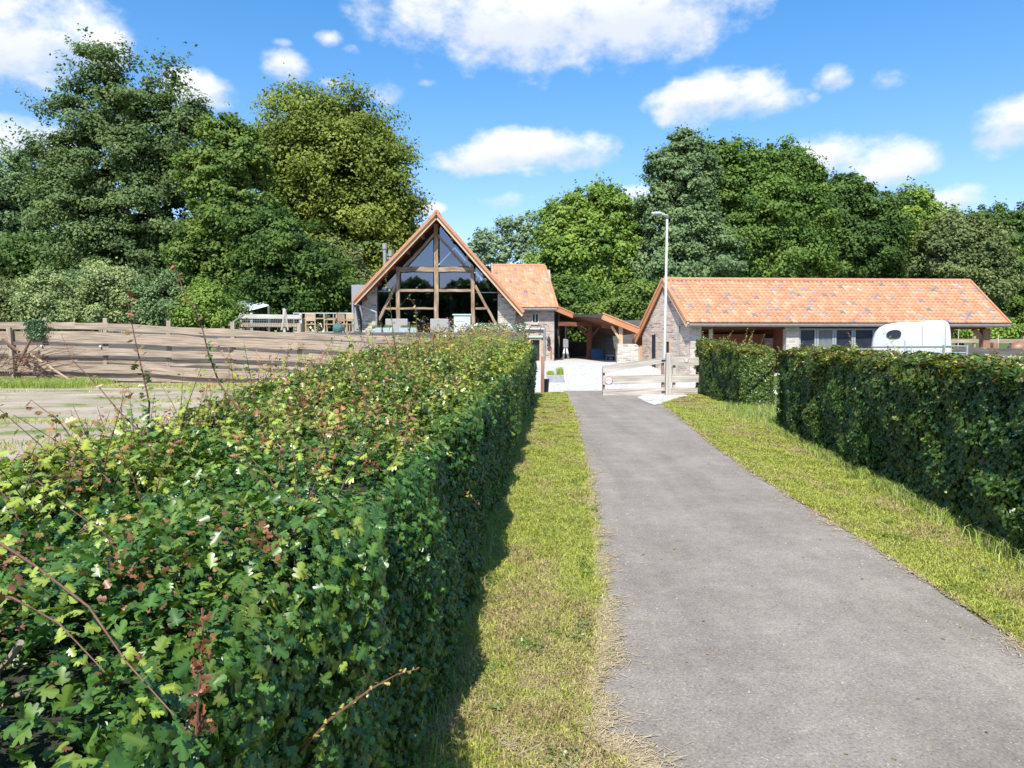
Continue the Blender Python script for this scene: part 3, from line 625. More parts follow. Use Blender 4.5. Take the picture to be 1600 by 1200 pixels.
a, b = P(948, 545, 40.5), P(960, 566, 40.5)
T_ = empty('handcart', ((a.x+b.x)/2, 40.5, .48), 'low dark hand cart parked beside the blue panel in the carport', 'cart')
mb = MB(); mb.box(a.x, b.x, 40.3, 41.0, .72, .80); mb.build('bed', M['galv'], T_, bevel=.01)
mb = MB(); 
for x_ in (a.x, b.x): mb.beam((x_, 40.35, .75), (x_, 40.35, a.z), .05, .05, up=(0, 1, 0))
mb.beam((a.x, 40.35, a.z), (b.x, 40.35, a.z), .05, .05); mb.build('handle_frame', M['darkwood'], T_)
for x_ in (a.x+.06, b.x-.06): mb = MB(); mb.tube([(x_-.03, 40.4, .62), (x_+.03, 40.4, .62)], .13, 14); mb.build('wheel', M['rubber'], T_)
# low rubble wall carrying the carport post
a, b = P(964, 537, 35.5), P(998, 570, 35.5)
mb = MB(); mb.prism([Vector((a.x, 35.5, .1)), Vector((b.x, 35.5, .1)), Vector((b.x, 35.5, a.z-.12)), Vector((b.x-.12, 35.5, a.z-.02)), Vector((a.x+.05, 35.5, a.z))], (0, .45, 0)); tag(mb.build('rubble_wall', M['palestone'], bevel=.03), 'low pale rubble wall carrying the carport post', 'wall')

# ------------------------------------------------------------------ stable
def stable():
    YE, YR, YB = 34.0, 36.0, 37.8
    eL, rL, bL = P(1076, 505, YE), P(1037, 438, YR), P(991, 536, YB)
    eR, rR = P(1577, 506, YE+.4), P(1515, 440.5, YR+.7); bR = Vector((eR.x-.2, YB+.9, bL.z))
    S = empty('stable', ((eL.x+eR.x)/2, 36, 0), 'long low brick stable with a bright orange tiled roof and open right end', 'stable')
    mb = MB(); th = Vector((0, 0, -.13)); mb.prism([eL, eR, rR, rL], th); mb.prism([rL, rR, bR, bL], th); mb.build('roof_deck', M['redwood'], S)
    up = Vector((0, 0, .03)); tile_roof('roof_tiles', eL+up, eR+up, rL+up, rR+up, S, tw=.21, th=.205, dark=.075, pale=.05); tile_roof('roof_tiles', bR+up, bL+up, rR+up, rL+up, S, tw=.21, th=.205)
    ridge_caps(S, rL+up, rR+up, .12)
    for (p, q) in ((rL, eL), (rL, bL)):
        mb = MB(); o_ = Vector((-.05, -.03, -.10)); mb.beam(p+o_, q+o_, .06, .22); mb.build('barge_board', M['barge'] if q is eL else M['orangewood'], S)
        mb = MB(); o_ = Vector((-.04, -.03, .06)); mb.beam(p+o_, q+o_, .16, .10); mb.build('verge_tiles', M['tileplain'], S)
    mb = MB(); mb.beam(rR+Vector((.04, 0, 0)), eR+Vector((.04, 0, 0)), .1, .16); mb.build('verge_tiles', M['tileplain'], S)
    mb = MB(); mb.tube([eL+Vector((0, -.08, -.09)), eR+Vector((0, -.08, -.09))], .075, 8); mb.build('gutter', M['guttergrey'], S)
    # gable wall
    wf = Vector((P(1078, 520, 34.45).x, 34.45, 0)); wb = Vector((P(1003, 520, 37.5).x, 37.5, 0)); dirv = (wb-wf).normalized(); n = Vector((dirv.y, -dirv.x, 0)); n = n if n.y < 0 or n.x < 0 else -n
    if n.x > 0: n = -n
    GP = lambda x, y: PLN(x, y, wf, n)
    top = GP(1038, 447); ft = GP(1077, 512); bt = GP(1004, 515)
    zfr = eL.z-.18; 
    mb = MB(); mb.prism([Vector((wf.x, wf.y, 0)), Vector((wf.x, wf.y, ft.z)), top, bt, Vector((wb.x, wb.y, 0))], -n*.3); gw = mb.build('gable_wall', M['brick'], S)
    def niche(x0, x1, y0, y1, nm, mat, frame=None):
        p = [GP(x0, y0), GP(x1, y0), GP(x1, y1), GP(x0, y1)]; mb = MB(); mb.prism([q+n*.012 for q in p], n*.01); o = mb.build(nm, M[mat], S)
        if frame:
            mb = MB()
            for k in range(4): mb.beam(p[k]+n*.03, p[(k+1) % 4]+n*.03, .05, .08, up=n)
            mb.build('frame', M[frame], o)
    niche(1019, 1024.5, 523, 583, 'slit_door', 'darkpanel'); niche(1041, 1047.5, 533, 552, 'gable_window', 'darkpanel', 'barge')
    dp = [GP(1062, 508)+n*.08, GP(1061.5, 515)+n*.08]; mb = MB(); mb.tube([Vector((eL.x, eL.y-.05, eL.z-.12)), dp[0], Vector((dp[0].x, dp[0].y, .02))], .045, 8); mb.build('downpipe', M['zinc'], S)
    # front: pillars, bays
    yw = 34.4; fx = lambda x: P(x, 520, yw).x
    z1 = eL.z-.14
    for (x0, x1) in ((1078, 1096), (1228, 1249)):
        mb = MB(); mb.box(fx(x0)+.02, fx(x1), yw, yw+.42, 0, z1); mb.build('pillar', M['palestone'], S)
    mb = MB(); mb.beam((fx(1079), yw+.2, z1-.02), (fx(1548), yw+.5, z1-.02), .2, .2); mb.build('wall_plate', M['redwood'], S)
    mb = MB(); mb.box(fx(1078), fx(1470), 37.5, 37.7, 0, bL.z+.25); mb.build('back_wall', M['plaster'], S)
    mb = MB(); mb.box(fx(1249)-.12, fx(1249)-.02, yw+.42, 37.5, 0, 2.2); mb.build('partition', M['reddish'], S)
    mb = MB(); mb.box(fx(1096)+.3, fx(1228), 37.38, 37.48, .0, 1.9); mb.build('back_boarding', M['reddish'], S)
    mb = MB(); mb.box(fx(1070), fx(1085), 37.3, 37.4, 0, 2); 
    q = P(1110, 512, 35.2); mb = MB(); mb.beam((q.x, 35.2, 0), (q.x, 35.2, z1-.1), .16, .16, up=(0, 1, 0)); mb.build('post', M['whitewood'], S)
    mb = MB(); mb.box(fx(1462), fx(1467), yw+.1, 37.5, 0, 2.1); mb.build('partition', M['plaster'], S)
    # stable front of framed panels
    zt, zm = P(0, 513, yw).z, P(0, 544.5, yw).z
    xs = [1249, 1277, 1305, 1335, 1368, 1400, 1432, 1462]
    for i in range(len(xs)-1):
        x0, x1 = fx(xs[i])+.01, fx(xs[i+1])-.01
        st = MB(); st.box(x0+.07, x1-.07, yw+.12, yw+.16, zm, zt-.08)
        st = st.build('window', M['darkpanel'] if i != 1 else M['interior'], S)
        mb = MB(); w_ = .08
        mb.box(x0, x0+w_, yw+.06, yw+.18, 0.02, zt); mb.box(x1-w_, x1, yw+.06, yw+.18, 0.02, zt); mb.box(x0+w_, x1-w_, yw+.06, yw+.18, zt-w_, zt); mb.box(x0+w_, x1-w_, yw+.06, yw+.18, zm-.1, zm); mb.build('frame', M['galv'], st, weld=False)
        if i == 1:
            mb = MB()
            for k in range(12): xx = x0+.1+(x1-x0-.2)*k/11; mb.tube([(xx, yw+.08, zm), (xx, yw+.08, zt-.08)], .012, 6)
            mb.build('grille', M['galv'], st)
        mb = MB(); mb.box(x0+.08, x1-.08, yw+.10, yw+.14, .02, zm-.1); mb.build('lower_panel', M['darkwood'], S)
    # right end: big post with braces
    q = P(1539, 520, yw+.5); mb = MB(); mb.beam((q.x, yw+.5, 0), (q.x, yw+.5, z1-.1), .34, .34, up=(0, 1, 0)); mb.build('corner_post', M['postwood'], S, bevel=.02)
    mb = MB(); mb.beam((q.x-.05, yw+.5, z1-.65), (q.x-.55, yw+.5, z1-.12), .16, .2, up=(0, 1, 0)); mb.build('brace', M['postwood'], S)
    q2 = P(1530, 520, 38.2); mb = MB(); mb.beam((q2.x+.8, 38.2, 0), (q2.x+.8, 38.2, bL.z), .25, .25, up=(0, 1, 0)); mb.build('corner_post', M['postwood'], S)
stable()

# ------------------------------------------------------------------ street lamp
def lamp():
    base = Vector((P(1037.5, 600, 23.2).x, 23.2, 0)); top = P(1042.5, 342, 23.2)
    Lm = empty('street_lamp', base, 'tall pale street lamp standing behind the wooden gate', 'street lamp')
    mb = MB(); mb.tube([base, base.lerp(top, .2), base.lerp(top, .21), top], [.060, .058, .045, .035], 14); mb.build('pole', M['polepaint'], Lm, smooth=True)
    tip = P(1031, 334.5, 23.0); mb = MB(); mb.tube([top, top+Vector((-.01, 0, .10)), P(1039, 336, 23.1), tip], [.045, .042, .036, .03], 10); mb.build('arm', M['polepaint'], Lm, smooth=True)
    h = P(1022, 332, 22.9); mb = MB(); mb.ellipsoid((tip+h)/2+Vector((0, 0, -.0)), (.17, .09, .045), 16, 8); mb.build('lamp_head', M['white'], Lm, smooth=True)
    mb = MB(); c_ = (tip+h)/2; mb.box(c_.x-.12, c_.x+.08, c_.y-.05, c_.y+.05, c_.z-.055, c_.z-.035); mb.build('lens', M['greypanel'], Lm)
lamp()

# ------------------------------------------------------------------ planks
def plank(mb, a0, a1, b0, b1, y_thick=.04, seg=14, wav=.02, seed=0, nrmv=None):
    """board between top edge a0->a1 and bottom edge b0->b1 with wany edges"""
    a0, a1, b0, b1 = map(Vector, (a0, a1, b0, b1)); n = (a1-a0).cross(b0-a0).normalized()
    if n.y > 0: n = -n
    off = R.random()*40; Ln = (a1-a0).length
    T_, B_ = [], []
    for i in range(seg+1):
        t = i/seg; ja = (float(fbm(t*Ln*.55, seed*3.3, seed))-.5)*2*wav; jb = (float(fbm(t*Ln*.55, seed*5.1+40, seed))-.5)*2*wav
        T_.append(a0.lerp(a1, t)+Vector((0, 0, ja))); B_.append(b0.lerp(b1, t)+Vector((0, 0, jb)))
    o = n*(-y_thick); h = (a0-b0).length
    for i in range(seg):
        u0, u1 = off+Ln*i/seg, off+Ln*(i+1)/seg
        mb.face([T_[i], B_[i], B_[i+1], T_[i+1]], uv=[(u0, h), (u0, 0), (u1, 0), (u1, h)])
        mb.face([T_[i]+o, T_[i+1]+o, B_[i+1]+o, B_[i]+o], uv=[(u0, h), (u1, h), (u1, 0), (u0, 0)])
        mb.face([T_[i], T_[i+1], T_[i+1]+o, T_[i]+o], uv=[(u0, h), (u1, h), (u1, h+.04), (u0, h+.04)])
        mb.face([B_[i], B_[i]+o, B_[i+1]+o, B_[i+1]], uv=[(u0, 0), (u0, -.04), (u1, -.04), (u1, 0)])
    mb.face([T_[0], T_[0]+o, B_[0]+o, B_[0]]); mb.face([T_[-1], B_[-1], B_[-1]+o, T_[-1]+o])
def plank_fence():
    YF = 27.6; FE = empty('plank_fence', (P(300, 590, YF).x, YF, 0), 'tall weathered fence of wany-edged oak boards across the sandy yard', 'fence')
    # rows given at x=0, 300, 600, 760 (top, bottom)
    def line(pts, x):
        for (xa, ya), (xb, yb) in zip(pts[:-1], pts[1:]):
            if x <= xb: return ya+(yb-ya)*(x-xa)/(xb-xa)
        return pts[-1][1]
    rows = [([(-140,498),(0,502),(160,504),(265,509),(365,514),(465,519),(700,529)], [(-140,510),(0,513.5),(160,515.5),(265,520),(365,525),(465,529),(700,540)], .09),
            ([(-140,513),(0,516),(160,519),(265,524),(365,530),(465,532),(700,543)], [(-140,530),(0,532),(160,536),(265,539),(365,543),(465,545),(700,557)], -.06),
            ([(-140,536),(0,538),(160,542),(265,547),(365,549),(465,553),(700,565)], [(-140,553),(0,553),(160,554),(265,559),(365,561),(465,566),(700,577)], -.05),
            ([(-140,555),(0,557),(160,559),(265,564),(365,566),(465,572),(700,584)], [(-140,560),(0,562),(160,566),(265,571),(365,574.5),(465,580),(700,593)], .10),
            ([(-140,562),(0,564),(160,568),(265,573),(365,578),(465,583),(700,596)], [(-140,578),(0,578),(160,582),(265,585),(365,592),(465,594),(700,608)], -.06),
            ([(-140,578),(0,580),(160,583),(265,587),(365,593),(465,597),(700,610)], [(-140,592),(0,592),(160,594),(265,597),(365,601),(465,604),(700,616)], .08)]
    sd_ = 1
    splits = [[-140, 66, 168, 460, 700], [-140, 68, 340, 590, 700], [-140, 62, 170, 365, 600, 700], [-140, 70, 266, 465, 700], [-140, 80, 365, 580, 700], [-140, 90, 270, 470, 700]]
    for (tp, bt, dy), spl in zip(rows, splits):
        for xa, xb in zip(spl[:-1], spl[1:]):
            sd_ += 1; mb = MB(); ys = YF+dy; j1, j2 = (R.random()-.5)*2.5, (R.random()-.5)*2.5
            nseg = max(4, int((xb-xa)/14))
            # build through the middle so long boards bend with the row
            xs_ = [xa, (xa+xb)/2, xb]
            for q0, q1 in zip(xs_[:-1], xs_[1:]):
                plank(mb, P(q0, line(tp, q0)+j1*.5, ys), P(q1, line(tp, q1)+j1*.5, ys), P(q0, line(bt, q0)+j2*.5, ys), P(q1, line(bt, q1)+j2*.5, ys), .045, nseg//2+2, .075, sd_)
            mb.build('board', M[R.choice(('fencewood', 'fencewood', 'fencewood_grey', 'fencewood_warm'))], FE, bevel=0)
    for x, yt, tilt in ((-60, 494, 0), (24, 512, -3), (71, 497, 0), (165, 497, 0), (264, 501, 0), (364, 503, 0), (468, 505, 0), (575, 515, 0), (685, 524, 0)):
        t = P(x, yt, YF+.16); b_ = P(x+tilt*-2.2, 596, YF+.16); b_.z = 0
        if tilt: t.y -= .35; b_.y -= .35
        mb = MB(); mb.beam(b_, t, .16, .13, up=(0, 1, 0)); mb.build('post', M['fencewood'], FE, bevel=.008)
    for (x, y) in ((66, 540), (158, 541), (359, 546)):   # porcelain wire insulators
        q = P(x, y, YF-.05); mb = MB(); mb.tube([q, q+Vector((.0, -.08, 0))], [.03, .035], 8); mb.build('insulator', M['white'], FE)
plank_fence()
# pale poles and brushwood leaning on the fence
FP = empty('brushwood_heap', (P(60, 590, 26.8).x, 26.8, 0), 'heap of bare branches with a long pale pole leaning on the plank fence', 'brushwood')
mb = MB(); mb.tube([P(38, 547, 27.2), P(75, 572, 26.9), P(110, 594, 26.4)], [.05, .045, .03], 7); mb.build('pole', M['chairwood'], FP)
mb = MB(); mb.tube([P(4, 530, 27.3), P(30, 550, 27.1)], [.05, .05], 6); mb.tube([P(30, 566, 27.0), P(48, 530, 27.2)], [.06, .05], 6); mb.tube([P(46, 552, 27.1), P(36, 572, 26.9)], .06, 6)
for k in range(38):
    a = P(R.uniform(-20, 60), R.uniform(560, 585), R.uniform(26.4, 27.3)); b = a+Vector((R.uniform(.3, 2.8), R.uniform(-.2, .1), R.uniform(-.5, .9))); c_ = a.lerp(b, .5)+Vector((0, 0, R.uniform(0, .25))); mb.tube([a, c_, b], [.014, .010, .004], 4)
mb.build('branches', M['twig'], FP)

# ------------------------------------------------------------------ gate, fence bay, post, bins
def gate():
    Y = 21.6; Gt = empty('farm_gate', (P(940, 618, Y).x, Y, 0), 'open-boarded pale wooden farm gate with a sloping top board and round sign', 'gate')
    rows = [((942,571),(1039,558.5),(942,583),(1039,567)), ((942,587),(1039,585),(942,601.5),(1039,597.5)), ((942,608.5),(1039,605.5),(942,620),(1039,616.5))]
    for i, (a, b, c_, d) in enumerate(rows):
        mb = MB(); plank(mb, P(*a, Y), P(*b, Y), P(*c_, Y), P(*d, Y), .05, 18, .012, 60+i); mb.build('board', M['gatewood'], Gt, bevel=.004)
    for x, yt in ((943, 574), (1035.5, 562)):
        mb = MB(); mb.beam(P(x, yt, Y+.10), P(x, 617, Y+.10), .07, .09, up=(0, 1, 0)); mb.build('stile', M['postwood'], Gt)
    mb = MB(); mb.beam(P(960, 606, Y+.09), P(1028, 566, Y+.09), .07, .03, up=(0, 1, 0)) ; 
    mb = MB(); q = P(1039, 563, Y-.02); mb.tube([q-Vector((.1, 0, 0)), q+Vector((.12, 0, 0))], .018, 6); mb.build('hinge', M['black'], Gt); mb = MB(); q = P(1039, 612, Y-.02); mb.tube([q-Vector((.1, 0, 0)), q+Vector((.12, 0, 0))], .018, 6); mb.build('hinge', M['black'], Gt)
    q = P(941.5, 620, Y-.03); mb = MB(); mb.tube([q, q-Vector((0, 0, .05))], .03, 8); mb.build('foot_bolt', M['black'], Gt)
    def sign(px, py, r, par, txt, Yd):
        c0 = P(px, py, Yd); mb = MB(); mb.tube([c0+Vector((0, -.012, 0)), c0+Vector((0, -.003, 0))], r, 32); s = mb.build('sign', M['white'], par)
        mb = MB(); n = 40; y0 = c0.y-.016
        for k in range(n):
            a0, a1 = 2*math.pi*k/n, 2*math.pi*(k+1)/n; pt = lambda a, rr: Vector((c0.x+math.cos(a)*rr, y0, c0.z+math.sin(a)*rr)); mb.face([pt(a0, r*.99), pt(a1, r*.99), pt(a1, r*.84), pt(a0, r*.84)])
        mb.build('red_ring', M['red'], s)
        cu = bpy.data.curves.new('text', 'FONT'); cu.body = txt; cu.size = r*.62; cu.align_x = 'CENTER'; cu.align_y = 'CENTER'; cu.extrude = .0008
        to = bpy.data.objects.new('t', cu); col.objects.link(to); dg = bpy.context.evaluated_depsgraph_get(); me = bpy.data.meshes.new_from_object(to.evaluated_get(dg)); col.objects.unlink(to); bpy.data.objects.remove(to)
        me.transform(Matrix.Translation(Vector((c0.x, c0.y-.018, c0.z))-ORG[s])@Matrix.Rotation(math.pi/2, 4, 'X')); me.materials.clear(); me.materials.append(M['inktext']); o = bpy.data.objects.new('lettering', me); link(o, s, ORG[s])
    sign(951, 594.3, .118, Gt, 'PRIVE', Y)
    # hinge post
    p = Vector((P(1044, 600, Y-.02).x, Y-.02, 0)); z = P(1044, 552, Y).z
    mb = MB(); mb.beam(p-Vector((0, 0, .1)), (p.x, p.y, z), .15, .15, up=(0, 1, 0)); tag(mb.build('gate_post', M['gatewood'], bevel=.012), 'thick grey weathered post the farm gate hangs from', 'post')
    FB = empty('rail_fence', (P(1066, 618, Y+.1).x, Y+.1, 0), 'short three-board fence bay between the gate post and the clipped hedge', 'fence')
    for i, (y0, y1) in enumerate(((558.5, 571), (585, 597.5), (606, 619))):
        mb = MB(); plank(mb, P(1046, y0, Y+.1), P(1092, y0, Y+.1), P(1046, y1, Y+.1), P(1092, y1-.3, Y+.1), .045, 8, .012, 80+i); mb.build('board', M['gatewood'], FB)
    mb = MB(); x_ = P(1053, 590, Y+.2).x; mb.beam((x_, Y+.2, 0), (x_, Y+.2, P(0, 566, Y).z), .08, .08, up=(0, 1, 0)); mb.build('post', M['gatewood'], FB)
    sign(1072.5, 562.5, .062, FB, 'PRIVE', Y+.1)
gate()
p = G(847.5, 617); mb = MB(); mb.beam((p.x, p.y, -.1), (p.x+.01, p.y, P(0, 557, p.y).z), .10, .10, up=(0, 1, 0)); tag(mb.build('corner_post', M['postwood'], bevel=.01), 'rust brown square post at the far end of the big hawthorn hedge', 'post')
p = G(852.5, 617, 0); pm = empty('waste_bin', (p.x+.02, p.y+.6, 0), 'small black bin with a lid beside the rust brown post', 'bin')
mb = MB(); mb.tube([(p.x+.02, p.y+.6, .01), (p.x+.02, p.y+.6, .40)], [.09, .115], 14); mb.build('body', M['black'], pm); mb = MB(); mb.tube([(p.x+.02, p.y+.6, .40), (p.x+.02, p.y+.6, .44)], [.13, .12], 14); mb.build('lid', M['black'], pm)
Yp = 26.5; a, b = P(855, 586, Yp), P(881, 600, Yp); z0 = cy_h((a.x+b.x)/2, Yp)
PB = empty('planter_box', ((a.x+b.x)/2, Yp+.2, z0), 'rectangular grey planter with two tufts of yellow-green grass on the white paving', 'planter')
mb = MB(); mb.box(a.x, b.x, Yp, Yp+.4, z0, a.z); mb.build('box', M['concrete'], PB, bevel=.01)
mb = MB(); mb.box(a.x+.04, b.x-.04, Yp+.04, Yp+.36, a.z-.03, a.z+.004); mb.build('soil', M['verge'], PB)
def blades(name, pos, h, w, colr, mat, parent=None, lean=.5, org=None, face=None):
    n = len(pos); ang = rs.uniform(0, 2*np.pi, n); ld = np.stack([np.cos(ang), np.sin(ang), np.zeros(n)], 1)*(rs.uniform(.1, 1, n)*lean)[:, None]
    a2 = rs.uniform(0, np.pi, n); sdv = np.stack([np.cos(a2), np.sin(a2), np.zeros(n)], 1)*w[:, None]*.5; upv = np.array([0, 0, 1.0])
    h1 = h[:, None]; b0 = pos; m_ = pos+h1*(.55*upv+.25*ld); t_ = pos+h1*(upv*(.95-.25*lean)+ld*.9)
    V = np.stack([b0-sdv, b0+sdv, m_+sdv*.7, m_-sdv*.7, t_], 1).reshape(-1, 3)
    return np_mesh(name, V, [[0, 1, 2, 3], [3, 2, 4]], n, mat, parent, colr, org)
for (cx, hh, sp, lab) in ((860, .20, .10, 'shorter tuft on the left'), (875, .36, .10, 'taller tuft on the right')):
    q = P(cx, 586, Yp+.2); n = 260; pos = np.stack([q.x+rs.normal(0, sp*.6, n), Yp+.2+rs.normal(0, .06, n), np.full(n, a.z)], 1); c0 = np.array([(.30, .38, .05)])*(.7+.6*rs.rand(n, 1))
    blades('grass_tuft', pos, hh*(.6+.5*rs.rand(n)), np.full(n, .012), c0, M['grass'], PB, .5)

# ------------------------------------------------------------------ horse trailer
def trailer():
    Y = 30.6; prof = [(1364,600),(1362,560),(1362,541),(1364,529),(1368,519),(1375,511),(1385,506.5),(1398,504.5),(1420,504),(1445,502.5),(1465,500.5),(1478,501.5),(1484,506),(1486,520),(1487,541),(1489,600)]
    Tr = empty('horse_trailer', (P(1425, 580, Y).x, Y+.9, 0), 'white horse trailer with a rounded nose parked in front of the stable', 'trailer')
    ang = math.radians(25); pl0 = P(1425, 540, Y); nn = Vector((-math.sin(ang), -math.cos(ang), 0)); TP = lambda x, y: PLN(x, y, pl0, nn); bk = -nn; pts = [TP(x, y) for x, y in prof]
    for p in pts: p.z = max(p.z, .45)
    mb = MB(); mb.prism(pts, bk*1.75); mb.build('body', M['trailerwhite'], Tr, smooth=True, bevel=.09, segs=5)
    al = Vector((math.cos(ang), -math.sin(ang), 0)); f1 = nn*.012
    mb = MB(); mb.beam(TP(1363, 542)+f1, TP(1486.5, 541.5)+f1, .02, .035); mb.build('side_moulding', M['guttergrey'], Tr)
    a_, b_ = TP(1417, 543.5)+f1, TP(1417, 600)+f1; b_.z = .5; mb = MB(); mb.beam(a_, b_, .018, .02, up=(0, 1, 0)); mb.build('door_seam', M['zinc'], Tr)
    c0 = TP(1397.5, 522)+f1; ring = []
    for k in range(28):
        a = 2*math.pi*k/28; ca, sa = math.cos(a), math.sin(a); x = (.29 if ca < 0 else .24)*math.copysign(abs(ca)**.8, ca); z = .165*math.copysign(abs(sa)**.75, sa)-(.05*abs(ca) if ca < 0 and sa > 0 else 0)
        ring.append(c0+al*x+Vector((0, 0, z)))
    mb = MB(); mb.prism(ring, nn*.012); wdw = mb.build('window', M['darkpanel'], Tr)
    mb = MB()
    for k in range(28): mb.beam(ring[k]+nn*.018, ring[(k+1) % 28]+nn*.018, .02, .03, up=nn)
    mb.build('window_seal', M['rubber'], wdw, weld=False)
    for (xx, yy, l) in ((1412, 504.5, .5), (1460, 501.5, .6)):
        q = TP(xx, yy)+bk*.8; mb = MB(); mb.ellipsoid(q, (l*.6, .40, .05), 18, 8, rot=Matrix.Rotation(-ang, 3, 'Z')); mb.build('roof_vent', M['trailerwhite'], Tr, smooth=True)
    w0 = TP(1464, 556)
    for x_ in (1441, 1477):
        a_, b_ = TP(x_, 510)+f1, TP(x_, 540)+f1; mb = MB(); mb.beam(a_, b_, .010, .008, up=(0, 1, 0)); mb.build('panel_seam', M['guttergrey'], Tr)
    q_ = TP(1484, 552)+f1; mb = MB(); mb.beam(q_, q_-Vector((0, 0, .22)), .10, .03, up=nn); mb.build('rear_lamp', M['red'], Tr)
    for y_ in (548, 553): q_ = TP(1420, y_)+f1; mb = MB(); mb.beam(q_-al*.07, q_+al*.07, .03, .02); mb.build('door_hinge', M['guttergrey'], Tr)
    for dx in (-.40, .38):
        wc = Vector((w0.x, w0.y, .34))+al*dx-bk*.02; mb = MB(); mb.tube([wc, wc+bk*.2], .34, 24); wh = mb.build('wheel', M['rubber'], Tr, bevel=.03, segs=2); mb = MB(); mb.tube([wc+nn*.01, wc-nn*.02], .2, 20); mb.build('rim', M['galv'], wh)
    mb = MB(); arc = [Vector((w0.x, w0.y, w0.z-.22+math.sin(t)*.36))+al*(math.cos(t)*.36)+nn*.05 for t in np.linspace(0, math.pi, 14)]
    mb.prism(arc, bk*.03); mb.build('mudguard', M['black'], Tr)
    m0 = Vector((pts[1].x, pts[1].y, .5))+bk*.85; mb = MB(); mb.beam(m0, m0-al*1.3, .1, .1); mb.build('drawbar', M['galv'], Tr); jw = m0-al*1.1; mb = MB(); mb.tube([(jw.x, jw.y, .16), (jw.x, jw.y, .9)], .03, 8); mb.tube([(jw.x, jw.y-.03, .1), (jw.x, jw.y+.03, .1)], .1, 12); mb.build('jockey_wheel', M['galv'], Tr)
trailer()
# galvanised rail in front of the trailer
RF = empty('metal_railing', (P(1496, 560, 26).x, 26, 0), 'low galvanised metal railing beside the rear of the horse trailer', 'railing')
for x in (1475, 1511): q = P(x, 539, 26); mb = MB(); mb.beam((q.x, 26, 0), q, .06, .06, up=(0, 1, 0)); mb.build('post', M['galv'], RF)
for y in (540.5, 551): mb = MB(); mb.tube([P(1475, y, 26), P(1511, y+.5, 26)], .022, 8); mb.build('rail', M['galv'], RF)
for i, (x, lab) in enumerate(((1414, 'thin galvanised stake standing before the side door of the trailer'), (1424, 'thin galvanised stake standing right of the trailer door seam'))):
    q = P(x, 532+i*8, 27.5); mb = MB(); mb.tube([(q.x, 27.5, 0), q], .018, 8); tag(mb.build('stake', M['galv']), lab, 'stake', 'thin stakes by the trailer')
def rail_fence(name, label, Y, xs, rows, mat, pmat, posts, ptop, slope=0):
    E = empty(name, (P(xs[0], 560, Y).x, Y, 0), label, 'fence', 'paddock fences on the right')
    for i, (y0, y1) in enumerate(rows):
        mb = MB(); plank(mb, P(xs[0], y0, Y), P(xs[1], y0+slope, Y), P(xs[0], y1, Y), P(xs[1], y1+slope, Y), .05, 14, .015, 90+i+int(Y)); mb.build('board', mat, E)
    for x in posts: q = P(x, ptop, Y+.1); mb = MB(); mb.beam((q.x, Y+.1, 0), q, .12, .12, up=(0, 1, 0)); mb.build('post', pmat, E)
rail_fence('paddock_fence', 'dark grey board fence in front of the brown horse', 27.0, (1489, 1700), [(542.5, 554), (562, 574)], M['darkwood'], M['gatewood'], (1493, 1535, 1612), 543, slope=5)
rail_fence('paddock_fence', 'weathered single-board fence just above the right hedge', 21.5, (1478, 1740), [(556, 564), (574, 584)], M['gatewood'], M['gatewood'], (1540, 1640), 553, slope=2)
rail_fence('paddock_fence', 'pale brown rail fence across the far meadow behind the stable post', 43.0, (1420, 1680), [(529, 535.5), (548, 554)], M['fencewood'], M['fencewood'], (1439, 1522.5, 1600), 525, slope=1)
# thin wire posts
for i, (x, Y) in enumerate(((1498, 47), (1560, 40))):
    q = P(x, 513+i*10, Y); mb = MB(); mb.tube([(q.x, Y, 0), q], .03, 8); tag(mb.build('wire_post', M['gatewood']), ['slim grey wire post in the meadow seen under the stable roof', 'slim grey wire post in the meadow right of the stable corner post'][i], 'post', 'slim posts in the meadow')

